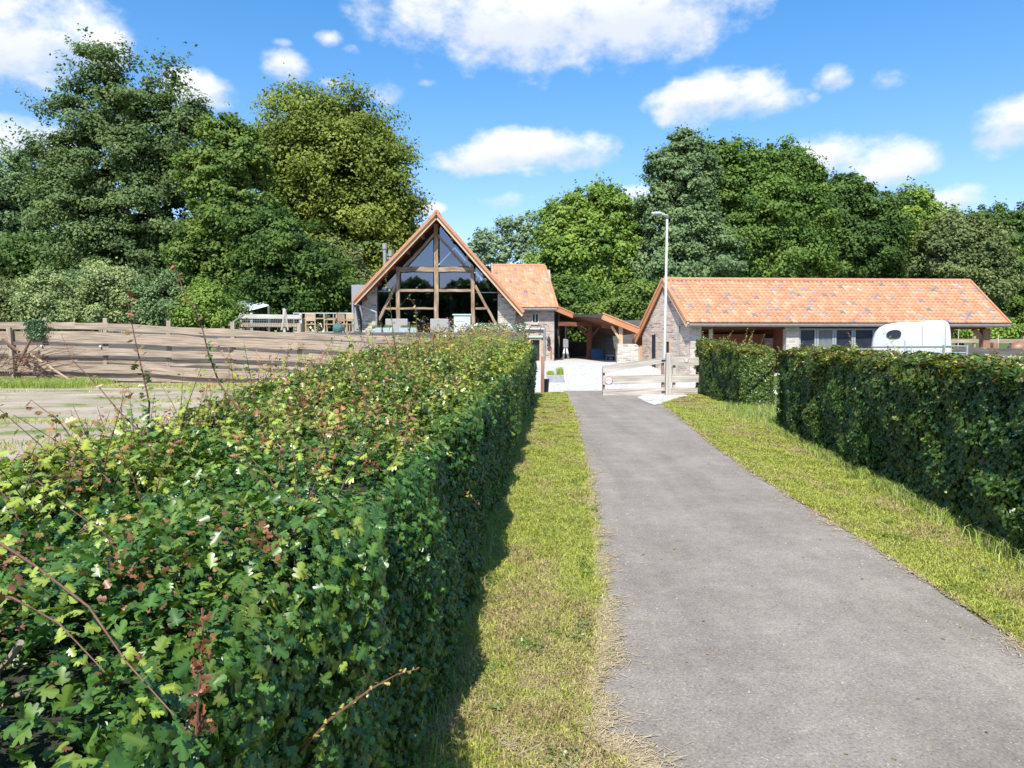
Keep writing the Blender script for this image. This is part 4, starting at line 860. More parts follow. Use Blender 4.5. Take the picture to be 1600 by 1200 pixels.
# ------------------------------------------------------------------ horse (only the rump and back are in view)
def horse():
    Y = 28.6; x0 = P(1577, 550, Y).x; bx = lambda a: x0+a
    H = empty('horse', (x0+1.0, Y, 0), 'brown horse behind the dark board fence, dark tail to the left', 'horse')
    # trunk, neck, head and four legs fused into one surface
    q = lambda a, b, c: Vector((x0+a, Y+b, c)); mb = MB()
    for c_, r_ in (((.40, 0, 1.26), (.42, .30, .31)), ((.95, 0, 1.20), (.62, .31, .33)), ((1.50, 0, 1.22), (.42, .28, .36)), ((1.62, 0, 1.36), (.30, .16, .22))): mb.ellipsoid(q(*c_), r_, 20, 12)
    mb.tube([q(1.6, 0, 1.32), q(1.95, 0, 1.16), q(2.2, 0, .85), q(2.32, 0, .66)], [.24, .17, .13, .12], 12); mb.tube([q(2.3, 0, .72), q(2.44, 0, .45), q(2.52, 0, .22)], [.14, .10, .07], 10)
    for sd_ in (-1, 1):
        mb.tube([q(.36, .14*sd_, 1.15), q(.44, .15*sd_, .82), q(.20, .15*sd_, .52), q(.29, .15*sd_, .22), q(.31, .15*sd_, .10), q(.35, .15*sd_, .01)], [.20, .12, .062, .045, .05, .065], 10)
        mb.tube([q(1.55, .14*sd_, 1.1), q(1.56, .14*sd_, .75), q(1.58, .14*sd_, .45), q(1.57, .14*sd_, .18), q(1.59, .14*sd_, .10), q(1.62, .14*sd_, .01)], [.15, .085, .058, .04, .048, .062], 10)
    o = mb.build('body', M['horse'], H, smooth=True); rm = o.modifiers.new('fuse', 'REMESH'); rm.mode = 'VOXEL'; rm.voxel_size = .03; rm.use_smooth_shade = True; sm_ = o.modifiers.new('soft', 'SMOOTH'); sm_.factor = .6; sm_.iterations = 6
    mb = MB(); mb.tube([(x0+.10, Y, 1.42), (x0+.0, Y, 1.36), (x0-.03, Y, 1.1), (x0+.02, Y, .7), (x0+.04, Y, .5)], [.04, .06, .075, .06, .02], 10); mb.build('tail', M['mane'], H, smooth=True)
    for s in (-1, 1): mb = MB(); mb.tube([(x0+2.12, Y+.06*s, 1.15), (x0+2.14, Y+.08*s, 1.3)], [.035, .008], 8); mb.build('ear', M['horse'], H)
    mb = MB(); mb.tube([(x0+1.75, Y, 1.56), (x0+2.0, Y, 1.34), (x0+2.2, Y, 1.05)], [.03, .05, .02], 8); mb.build('mane', M['mane'], H)
horse()

# ------------------------------------------------------------------ terrace furniture
def sofa(px0, px1, name_lab, Y=33.6):
    a, b = P(px0, 498, Y), P(px1, 522, Y); S = empty('wicker_sofa', ((a.x+b.x)/2, Y, ZG+.02), name_lab, 'sofa', 'wicker sofas on the terrace'); z = ZG+.02
    mb = MB(); mb.box(a.x, b.x, Y, Y+.14, z, a.z); mb.build('backrest', M['wicker'], S, bevel=.03, segs=2)
    mb = MB(); mb.box(a.x, b.x, Y+.14, Y+.85, z, z+.28); mb.build('seat_base', M['wicker'], S, bevel=.02)
    for x0, x1 in ((a.x, a.x+.13), (b.x-.13, b.x)): mb = MB(); mb.box(x0, x1, Y+.14, Y+.85, z+.28, z+.56); mb.build('armrest', M['wicker'], S, bevel=.02)
    mb = MB(); mb.box(a.x+.14, b.x-.14, Y+.16, Y+.84, z+.28, z+.42); mb.build('cushion', M['cushion'], S, bevel=.04, segs=3)
sofa(602, 637, 'grey wicker sofa with its back to us before the left glass bay'); sofa(672, 701, 'grey wicker sofa with its back to us before the king post of the gable')
C.view_layers[0].update()
Y = 34.6; a, b = P(709, 491, Y), P(735, 520, Y); DR = empty('drawer_cabinet', ((a.x+b.x)/2, Y, ZG+.02), 'pale green cabinet with stacked drawers on the terrace before the glass', 'cabinet')
mb = MB(); mb.box(a.x, b.x, Y, Y+.5, ZG+.02, a.z-.05); mb.build('body', M['mint'], DR, bevel=.01); mb = MB(); mb.box(a.x-.06, b.x+.05, Y-.05, Y+.55, a.z-.05, a.z+.01); mb.build('top', M['mint'], DR, bevel=.005)
for k in range(3): z = a.z-.16-.24*k; mb = MB(); mb.box(a.x+.07, a.x+.45, Y-.025, Y-.001, z-.17, z); d = mb.build('drawer', M['white'], DR, bevel=.01); mb = MB(); mb.box(a.x+.2, a.x+.33, Y-.05, Y-.026, z-.1, z-.08); mb.build('handle', M['zinc'], d)
q = P(727, 512, 34.2); PT = empty('wood_stool', (q.x, 34.2, ZG+.02), 'small round stool with a cream seat beside the pale green cabinet', 'stool')
mb = MB(); mb.tube([(q.x, 34.2, ZG+.36), (q.x, 34.2, ZG+.5)], [.2, .19], 16); mb.build('seat', M['plaster'], PT, bevel=.02)
for k in range(3): t = k*2.1; mb = MB(); mb.tube([(q.x+.12*math.cos(t), 34.2+.12*math.sin(t), ZG+.37), (q.x+.17*math.cos(t), 34.2+.17*math.sin(t), ZG+.02)], .02, 6); mb.build('leg', M['chairwood'], PT)
# grey planters in a row along the terrace edge
proto = None
for i, (x0, x1, lab) in enumerate(((580, 596, 'leftmost grey planter box at the terrace edge under the stone flank'), (598, 613, 'second grey planter box from the left along the terrace edge'), (624, 639, 'third grey planter box along the terrace edge before the wicker sofa'), (641, 651, 'narrowest grey planter box at the right end of the row'))):
    Y = 30.6; a, b = P(x0, 512, Y), P(x1, 524, Y); mb = MB(); E = empty('planter_box', ((a.x+b.x)/2, Y+.15, ZG+.0), lab, 'planter', 'planters along the terrace edge'); mb.box(a.x, b.x, Y, Y+.3, ZG, a.z); mb.build('box', M['cushion'], E, bevel=.012)
    n = 90; pos = np.stack([rs.uniform(a.x+.03, b.x-.03, n), rs.uniform(Y+.04, Y+.26, n), np.full(n, a.z-.01)], 1); blades('herbs', pos, .10+.12*rs.rand(n), np.full(n, .02), np.array([(.16, .22, .06)])*(.7+.7*rs.rand(n, 1)), M['grass'], E, .9)
# metal troughs (curved)
for i, (x, lab) in enumerate(((683, 'curved brown trough with weeds on the terrace edge'), (717, 'curved silver trough lying right of the brown one'))):
    q = P(x, 517, 30.5); mb = MB(); n = 14; rad = .42
    for k in range(n):
        t0, t1 = math.pi*1.15+math.pi*.7*k/n, math.pi*1.15+math.pi*.7*(k+1)/n; f_ = lambda t, yy, r: Vector((q.x+math.cos(t)*r, yy, ZG+.46+math.sin(t)*r))
        for (r1, r2) in ((rad, rad-.03),): mb.face([f_(t0, 30.4, r1), f_(t1, 30.4, r1), f_(t1, 30.9, r1), f_(t0, 30.9, r1)]); mb.face([f_(t0, 30.4, r2), f_(t0, 30.9, r2), f_(t1, 30.9, r2), f_(t1, 30.4, r2)]); mb.face([f_(t0, 30.4, r1), f_(t0, 30.4, r2), f_(t1, 30.4, r2), f_(t1, 30.4, r1)]); mb.face([f_(t0, 30.9, r2), f_(t0, 30.9, r1), f_(t1, 30.9, r1), f_(t1, 30.9, r2)])
    tag(mb.build('trough', M['postwood'] if i == 0 else M['galv'], weld=True), lab, 'trough', 'troughs on the terrace edge')
# wooden chairs and table
def chair(px, rot, lab, Y=33.8, src=None):
    q = P(px, 500, Y); z = ZG+.02
    if src is None:
        E = empty('garden_chair', (q.x, Y, z), lab, 'chair', 'teak chairs on the terrace'); o = Vector((q.x, Y, z))
        mb = MB(); mb.box(o.x-.24, o.x+.24, Y-.22, Y+.22, z+.42, z+.46); mb.build('seat', M['chairwood'], E, bevel=.01)
        for sx in (-.21, .21):
            for (sy, hh) in ((-.2, .92), (.2, .42)): mb = MB(); mb.beam((o.x+sx, Y+sy, z), (o.x+sx, Y+sy*1.1, z+hh), .05, .05, up=(0, 1, 0)); mb.build('leg', M['chairwood'], E)
            mb = MB(); mb.beam((o.x+sx, Y-.2, z+.66), (o.x+sx, Y+.2, z+.66), .05, .03); mb.build('armrest', M['chairwood'], E)
        mb = MB(); mb.box(o.x-.20, o.x+.20, Y-.235, Y-.205, z+.58, z+.94); mb.build('backrest', M['chairwood'], E, bevel=.01)
        E.rotation_euler = (0, 0, rot); return E
    E = src.copy(); col.objects.link(E); E.location = (q.x, Y, z); E.rotation_euler = (0, 0, rot); E['label'] = lab
    for ch in [c for c in col.objects if c.parent is src]: c_ = ch.copy(); col.objects.link(c_); c_.parent = E
    return E
ch0 = chair(487, .0, 'teak armchair with its back to us at the left end of the terrace table')
chair(516, -1.6, 'teak armchair side-on at the right end of the terrace table', src=ch0); chair(536, -2.3, 'teak armchair further right standing near the grey corner of the house', 34.6, ch0); chair(542, 2.6, 'teak armchair closest to the grey corner of the house', 33.4, ch0)
q = P(501, 493, 34.7); z = ZG+.02; TB = empty('garden_table', (q.x, 34.7, z), 'teak dining table between the chairs on the terrace', 'table'); mb = MB(); mb.box(q.x-.8, q.x+.8, 34.3, 35.1, z+.70, z+.75); mb.build('table_top', M['chairwood'], TB, bevel=.01)
for sx in (-.7, .7):
    for sy in (-.32, .32): mb = MB(); mb.beam((q.x+sx, 34.7+sy, z), (q.x+sx, 34.7+sy, z+.7), .07, .07, up=(0, 1, 0)); mb.build('leg', M['chairwood'], TB)
q = P(528, 515, 33.2); mb = MB(); mb.ellipsoid((q.x, 33.2, ZG+.27), (.24, .22, .25), 14, 10); tag(mb.build('beanbag', M['teal'], smooth=True), 'round dark teal seat bag on the terrace among the chairs', 'beanbag')
# metal balustrade
BL = empty('balustrade', (P(505, 500, 35.8).x, 35.8, ZG), 'slim galvanised balustrade running along the terrace behind the teak chairs', 'railing')
for y in (489.5,): mb = MB(); mb.tube([P(458, y, 35.8), P(552, y, 35.8)], .024, 8); mb.build('handrail', M['galv'], BL)
mb = MB(); mb.tube([P(458, 519, 35.8), P(552, 519, 35.8)], .02, 8); mb.build('lower_rail', M['galv'], BL)
for x in (459, 468, 521, 550): q = P(x, 489, 35.8); mb = MB(); mb.tube([(q.x, 35.8, ZG), q], .025, 8); mb.build('post', M['galv'], BL)
# white board fence with mesh left of the terrace
WF = empty('white_fence', (P(420, 500, 34).x, 34, ZG), 'white board fence with wire mesh left of the terrace table', 'fence')
for (y0, y1, m_) in ((490.5, 497.5, 'whitewood'), (504.5, 510.5, 'barge')): mb = MB(); plank(mb, P(374, y0, 34), P(470, y0+1, 34), P(374, y1, 34), P(470, y1+1, 34), .04, 10, .02, int(y0)); mb.build('board', M[m_], WF)
for x in (376, 393, 444, 470): q = P(x, 489 if x != 444 else 482, 34.1); mb = MB(); mb.beam((q.x, 34.1, ZG), q, .11, .1, up=(0, 1, 0)); mb.build('post', M['whitewood'], WF)
mb = MB()
for k in range(25): q = P(380+k*3.6, 497, 33.95); r_ = P(380+k*3.6, 512, 33.95); mb.tube([q, r_], .006, 4)
for k in range(5): mb.tube([P(378, 498+3*k, 33.95), P(468, 499+3*k, 33.95)], .006, 4)
mb.build('wire_mesh', M['zinc'], WF)
mb = MB(); mb.tube([P(446, 484, 33.4), P(440, 516, 33.2)], .05, 7); mb.tube([P(446, 486, 33.4), P(450, 516, 33.3)], .04, 7); tag(mb.build('leaning_poles', M['gatewood']), 'two grey poles leaning together against the white fence', 'poles')
# handrail down from the terrace at the plank fence
mb = MB(); mb.tube([P(358, 508, 30.5), P(381, 491, 33)], .035, 8); mb.tube([P(365, 503, 30.5), P(365, 520, 30.5)], .03, 8); tag(mb.build('stair_rail', M['galv']), 'short sloping grey handrail rising behind the plank fence', 'handrail')
# small lean-to with corrugated sheet
LT = empty('log_shelter', (P(393, 490, 39).x, 39, ZG), 'small shelter with a tilted pale corrugated sheet below the dark trees', 'shelter')
a, b, c_, d = P(372, 473, 38.4), P(381, 488, 37.2), P(420, 478, 37.6), P(402, 467, 39.2); n = 22; v = []; f = []
for i in range(n+1):
    t = i/n; p = a.lerp(b, t); q = d.lerp(c_, t); h = Vector((0, 0, .05*math.sin(t*n*1.57))); v += [tuple(p+h-ORG[LT]), tuple(q+h-ORG[LT])]
    if i: f.append((2*i-2, 2*i-1, 2*i+1, 2*i))
me = bpy.data.meshes.new('roof_sheet'); me.from_pydata(v, [], f); me.materials.append(M['sheet']); o = bpy.data.objects.new('roof_sheet', me); link(o, LT, ORG[LT]); sm = o.modifiers.new('s', 'SOLIDIFY'); sm.thickness = .01
for p in (a, b, c_, d): mb = MB(); mb.beam((p.x, p.y, ZG), p, .1, .1, up=(0, 1, 0)); mb.build('post', M['darkwood'], LT)
mb = MB()
for k in range(30): q = Vector((a.x+.3+(k % 6)*.26, 38.2, ZG+.12+.22*(k//6))); mb.tube([q, q+Vector((0, .9, 0))], .11, 8)
mb.build('logs', M['bark'], LT)

# ------------------------------------------------------------------ hedges
def haw_col(n, pos, yellow, red=.03, dark=1.0, rnd=None):
    r = rs.rand(n); base = np.array((.030, .085, .016)); mid = np.array((.070, .155, .026)); yel = np.array((.27, .31, .040)); redc = np.array((.27, .085, .045)); brn = np.array((.24, .14, .07))
    t = rs.rand(n)[:, None]; c = base*(1-t)+mid*t; y = np.clip(yellow+rs.normal(0, .25, n), 0, 1)[:, None]; y = y*y; c = c*(1-y)+yel*y
    rr = rs.rand(n); c[rr < red] = redc; k = (rr > red) & (rr < red*1.8); c[k] = brn
    return c*(.75+.5*rs.rand(n, 1))
def hedge_samples(n, ya, yb, face):
    pass
def left_hedge():
    E = empty('hawthorn_hedge', (-1.3, 8, 0), 'big hawthorn hedge in the left foreground with long wild shoots', 'hedge', 'hawthorn hedges')
    DX = .056; XR, XL = -.56, -2.2
    def Hr(y): return np.interp(y, [-2, 2.5, 4.2, 9, 14, 20], [1.17, 1.19, 1.21, 1.30, 1.42, 1.50])
    def Hl(y): return np.interp(y, [-2, 3, 5.2, 8.3, 11.3, 20], [1.14, 1.17, 1.26, 1.40, 1.55, 1.68])
    def surf(n, y0, y1, power=1.0):
        """random points on the clipped body: t=0 foot of the road face .. 1 foot of the far face"""
        y = y0+(y1-y0)*rs.rand(n)**power; h = Hr(y); w = XR-XL; r = .13
        per_side = 1.15; tot = per_side+w+.45
        s = rs.rand(n)*tot; x = np.zeros(n); z = np.zeros(n); nx = np.zeros(n); nz = np.zeros(n)
        a = s < per_side; x[a] = XR; z[a] = s[a]/per_side*(h[a]); nx[a] = 1; nz[a] = .1
        top = z > h-.12; kk = a & top; t = (z-(h-.12))/.12; x[kk] -= .10*t[kk]**2; z[kk] -= .07*t[kk]; nz[kk] = t[kk]; nx[kk] = 1-t[kk]*.6
        b = (s >= per_side) & (s < per_side+w); u = (s-per_side)/w; x[b] = XR-.10-u[b]*(w-.1); hl = Hl(y); z[b] = (h+(hl-h)*u-.13*np.exp(-u*w/.22))[b]; nx[b] = .15-.3*u[b]; nz[b] = 1
        c = s >= per_side+w; x[c] = XL; z[c] = hl[c]-(s[c]-per_side-w); nx[c] = -1; nz[c] = .3
        x = x+DX*y
        bmp = (fbm(y*1.7, s*2.3, 5)-.5)
        nor = np.stack([nx, np.zeros(n), nz], 1); nor = nrm(nor); pos = np.stack([x, y, z], 1)
        # the far end face of the hedge
        dep = -np.abs(rs.normal(0, .085, n))+bmp*.26+.03; dep = dep+(fbm(y*.55, s*.8, 15)-.5)*.16; pos = pos+nor*dep[:, None]
        return pos, nor, s/tot, u, dep
    def mk(n, y0, y1, size, tpl, name, power=1.0):
        pos, nor, s, u, dep = surf(n, y0, y1, power)
        # holes: gaps where the dark painted core shows
        hole = fbm(pos[:, 1]*3.1, s*11, 9); keep = hole > .36; keep |= rs.rand(n) < .38; pos, nor, s, dep = pos[keep], nor[keep], s[keep], dep[keep]; n = len(pos)
        top = nor[:, 2] > .6
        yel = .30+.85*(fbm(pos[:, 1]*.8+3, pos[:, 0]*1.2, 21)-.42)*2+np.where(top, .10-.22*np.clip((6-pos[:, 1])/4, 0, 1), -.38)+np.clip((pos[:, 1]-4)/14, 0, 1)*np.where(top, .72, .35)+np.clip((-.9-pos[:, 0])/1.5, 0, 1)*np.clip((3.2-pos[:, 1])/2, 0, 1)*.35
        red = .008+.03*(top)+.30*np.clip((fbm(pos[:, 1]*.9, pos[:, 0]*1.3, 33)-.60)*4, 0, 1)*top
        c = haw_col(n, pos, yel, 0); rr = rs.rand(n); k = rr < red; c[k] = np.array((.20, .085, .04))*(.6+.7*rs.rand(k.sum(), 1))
        brown = k
        sidef = (nor[:, 0] > .6)[:, None]; ln = np.where(sidef, nor*.95+np.array([0, -.28, .16]), nor*.55+np.array([0, -.05, .42]))+rs.normal(0, 1, (n, 3))*np.where(sidef, .50, .62)
        sz = size*(.5+.75*rs.rand(n)); sz[brown] *= .5
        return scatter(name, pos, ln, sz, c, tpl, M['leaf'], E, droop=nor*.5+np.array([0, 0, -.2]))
    mk(140000, -1.2, 3.6, .0335, LEAF_HAW, 'leaves'); mk(115000, 3.6, 8, .041, LEAF_MID, 'leaves'); mk(120000, 8, 20.2, .052, LEAF_MID, 'leaves', .85)
    # far end face
    n = 3500; x = rs.uniform(XL, XR, n)+DX*20.2; z = rs.rand(n)*1.6; pos = np.stack([x, 20.2+rs.normal(0, .05, n), z], 1); scatter('leaves', pos, rs.normal(0, .5, (n, 3))+np.array([0, 1, .3]), .06*(.6+.6*rs.rand(n)), haw_col(n, pos, .2), LEAF_FAR, M['leaf'], E)
    # solid core added to stop see-through; its dark colour stands in for shade
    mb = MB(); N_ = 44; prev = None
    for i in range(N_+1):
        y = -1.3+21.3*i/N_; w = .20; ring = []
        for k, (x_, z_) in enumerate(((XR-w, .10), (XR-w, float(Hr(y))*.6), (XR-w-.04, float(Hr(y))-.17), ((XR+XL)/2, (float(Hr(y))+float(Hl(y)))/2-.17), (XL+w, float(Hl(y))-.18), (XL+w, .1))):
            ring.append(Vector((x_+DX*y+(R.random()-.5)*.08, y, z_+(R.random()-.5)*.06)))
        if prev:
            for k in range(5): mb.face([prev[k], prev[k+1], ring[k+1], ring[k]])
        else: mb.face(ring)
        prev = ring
    mb.face(prev); mb.build('shade_core', M['inner'], E, weld=True)
    # stems at the foot
    mb = MB()
    for k in range(150):
        y = R.uniform(.2, 20); x_ = XR-.12-R.random()*.12+DX*y; mb.tube([(x_, y, 0), (x_+R.uniform(-.08, .08), y+R.uniform(-.1, .1), .5), (x_+R.uniform(-.05, .15), y+R.uniform(-.2, .2), 1.0)], [.016, .011, .006], 5)
    mb.build('stems', M['twig'], E, weld=False)
    return E, surf
M['inner'] = simple('painted_shade_core', (.020, .030, .012), (.035, .035, .02), 30, .95, bmp=.8, dist=.05)  # near-black green that paints the shade inside hedges and crowns
HEDGE_L, LSURF = left_hedge()
# wild shoots: stem with alternating leaves
def shoots(parent, specs, name='shoots'):
    mb = MB(); lp, ln, ls, lc = [], [], [], []
    for (pts, r, nl, ls0, tipc, basec) in specs:
        pts = [Vector(p) for p in pts]; mb.tube(pts, [r*(1-.75*i/(len(pts)-1)) for i in range(len(pts))], 5, cap=False)
        L_ = len(pts)-1
        for k in range(nl):
            t = (.08+.92*(k+.5)/nl); q = t*L_; i = min(int(q), L_-1); p = pts[i].lerp(pts[i+1], q-i); d = (pts[i+1]-pts[i]).normalized()
            sd_ = Vector((R.gauss(0, 1), R.gauss(0, 1), R.gauss(0, .6))).normalized(); out = (sd_-d*sd_.dot(d)).normalized()
            lp.append(p+out*ls0*.42); ln.append(Vector((R.gauss(0, .5), R.gauss(-.2, .5), 1.0+R.gauss(0, .3)))); ls.append(ls0*(.65+.6*R.random())*(1-.45*t)); c = np.array(basec)*(1-t*t)+np.array(tipc)*t*t; lc.append(c*(.75+.5*R.random()))
    tag(mb.build(name+'_stems', M['twig'], parent, smooth=True, weld=False), kind='stuff')
    n = len(lp); scatter(name+'_leaves', np.array([tuple(p) for p in lp]), np.array([tuple(p) for p in ln]), np.array(ls), np.array(lc), LEAF_HAW, M['leaf'], parent)
GRN, YEL, RED = (.07, .17, .03), (.24, .30, .04), (.30, .10, .05)
sp = []
def wob(pts, a=.012): return [Vector(p)+Vector((R.gauss(0, a), R.gauss(0, a), R.gauss(0, a))) for p in pts]
d3 = 2.9
sp.append((wob([P(250, 740, d3), P(238, 680, d3), P(226, 630, d3), P(215, 570, d3), P(204, 515, d3), P(192, 462, d3)]), .0055, 44, .05, RED, GRN))
sp.append((wob([P(375, 640, 3.6), P(350, 600, 3.6), P(325, 550, 3.6), P(310, 505, 3.6), P(296, 460, 3.6), P(272, 408, 3.6)]), .0055, 44, .042, RED, GRN))
sp.append((wob([P(170, 760, 2.3), P(120, 700, 2.3), P(80, 660, 2.3), P(40, 622, 2.3)]), .004, 20, .05, RED, YEL))
sp.append((wob([P(240, 700, 3.2), P(190, 640, 3.2), P(150, 600, 3.3), P(115, 560, 3.3), P(100, 522, 3.4)]), .004, 18, .04, RED, (.2, .2, .05)))
sp.append((wob([P(470, 1175, 1.45), P(520, 1120, 1.45), P(575, 1080, 1.45), P(620, 1052, 1.45), P(652, 1040, 1.45)], .004), .0032, 20, .016, (.45, .33, .12), (.30, .30, .06)))
sp.append((wob([P(-60, 820, 1.75), P(0, 850, 1.50), P(60, 880, 1.36), P(140, 950, 1.14), P(200, 1030, 1.02), P(270, 1110, .98)], .005), .0036, 34, .034, YEL, YEL))
sp.append((wob([P(-60, 920, 1.3), P(20, 935, 1.2), P(90, 975, 1.1), P(150, 1040, 1.0)], .005), .003, 20, .034, YEL, YEL))
sp.append((wob([P(-30, 700, 2.5), P(40, 740, 2.25), P(110, 790, 1.95), P(180, 850, 1.6)], .008), .0035, 30, .042, YEL, YEL))
for k in range(85):
    y = R.uniform(2.8, 13); u = R.random(); x = (-.75-1.4*u)+.056*y; z0 = float(np.interp(y, [-2, 3, 5.2, 8.3, 11.3, 20], [1.12, 1.16, 1.24, 1.36, 1.48, 1.6]))-.05; h = R.uniform(.22, .5); lx, ly = R.gauss(0, .25), R.gauss(0, .25)
    sp.append(([(x, y, z0), (x+lx*h*.4, y+ly*h*.4, z0+h*.5), (x+lx*h, y+ly*h, z0+h)], .0035, int(10+h*46), .042, RED if R.random() < .5 else YEL, YEL if R.random() < .7 else GRN))
sp.append((wob([P(620, 560, 9), P(612, 500, 9), P(606, 450, 9), P(598, 420, 9)]), .006, 22, .06, YEL, GRN))
sp.append((wob([P(660, 545, 9.5), P(652, 510, 9.5), P(648, 478, 9.5), P(640, 462, 9.5)]), .005, 16, .055, RED, YEL))
for k in range(760):
    y = R.uniform(2.2, 20) if k > 140 else R.uniform(1.5, 6); u = R.random()**.7; x = (-.62-1.5*u)+.056*y; z0 = float(np.interp(y, [-2, 3, 5.2, 8.3, 11.3, 20], [1.12, 1.16, 1.24, 1.36, 1.48, 1.6]))-.05
    h = R.uniform(.08, .30)*(1+.5*(y > 5))*(1.5 if R.random() < .1 else 1); lx, ly = R.gauss(0, .35), R.gauss(0, .3); sp.append(([(x, y, z0), (x+lx*h*.4, y+ly*h*.4, z0+h*.5), (x+lx*h, y+ly*h, z0+h)], .003, int(6+h*26), .045 if y < 8 else .055, RED if R.random() < .5 else YEL, YEL if R.random() < .6 else GRN))
for k in range(46):
    y = R.uniform(.7, 5.5); side = R.random() < .35; x = (-.56 if side else R.uniform(-2.0, -.75))+.056*y; z = R.uniform(.5, 1.0) if side else float(np.interp(y, [-2, 3, 5.2], [1.17, 1.21, 1.27])); d = Vector((R.gauss(.15, .3), R.gauss(0, .5), R.gauss(.05, .15))); L_ = R.uniform(.15, .38); p = Vector((x, y, z+.01)); sp.append(([p, p+d*L_*.5+Vector((0, 0, .015)), p+d*L_], .0026, int(L_*46), .030, RED, R.choice((GRN, YEL))))
shoots(HEDGE_L, sp)
n = 1500; cl = rs.randint(0, 40, n); cy = rs.uniform(.9, 6.5, 40)[cl]; cx = rs.uniform(-2.0, -.6, 40)[cl]; y = cy+rs.normal(0, .035, n); x = cx+.056*y+rs.normal(0, .03, n); z = np.interp(y, [-2, 3, 5.2, 8.3], [1.19, 1.22, 1.29, 1.36])+rs.normal(.0, .025, n)
scatter('withered_tips', np.stack([x, y, z], 1), rs.normal(0, 1, (n, 3)), .010+.012*rs.rand(n), np.array([(.26, .11, .05)])*(.5+.9*rs.rand(n, 1)), LEAF_MID, M['leaf'], HEDGE_L)
# dead brown twig hanging in the near hedge
mb = MB(); tw = [P(316, 950, 1.10), P(318, 1010, 1.09), P(312, 1070, 1.08), P(306, 1150, 1.07)]; mb.tube(tw, .0018, 5); mb.build('dead_twig', M['twig'], HEDGE_L); mb = MB(); mb.tube([P(-10, 1055, 1.25), P(15, 1030, 1.22), P(32, 1004, 1.2)], .006, 6); mb.build('dead_twig', M['drytwig'], HEDGE_L); mb = MB(); mb.tube([P(-10, 1110, 1.2), P(30, 1085, 1.2), P(60, 1075, 1.25)], .005, 6); mb.build('dead_twig', M['drytwig'], HEDGE_L)
n = 70; t = rs.rand(n); pos = np.array([tuple(P(316-10*a+rs.normal(0, 12), 955+190*a, 1.08)) for a in t]); scatter('dead_leaves', pos, rs.normal(0, 1, (n, 3)), .008+.012*rs.rand(n), np.array([(.22, .085, .04)])*(.6+.8*rs.rand(n, 1)), LEAF_MID, M['leaf'], HEDGE_L)

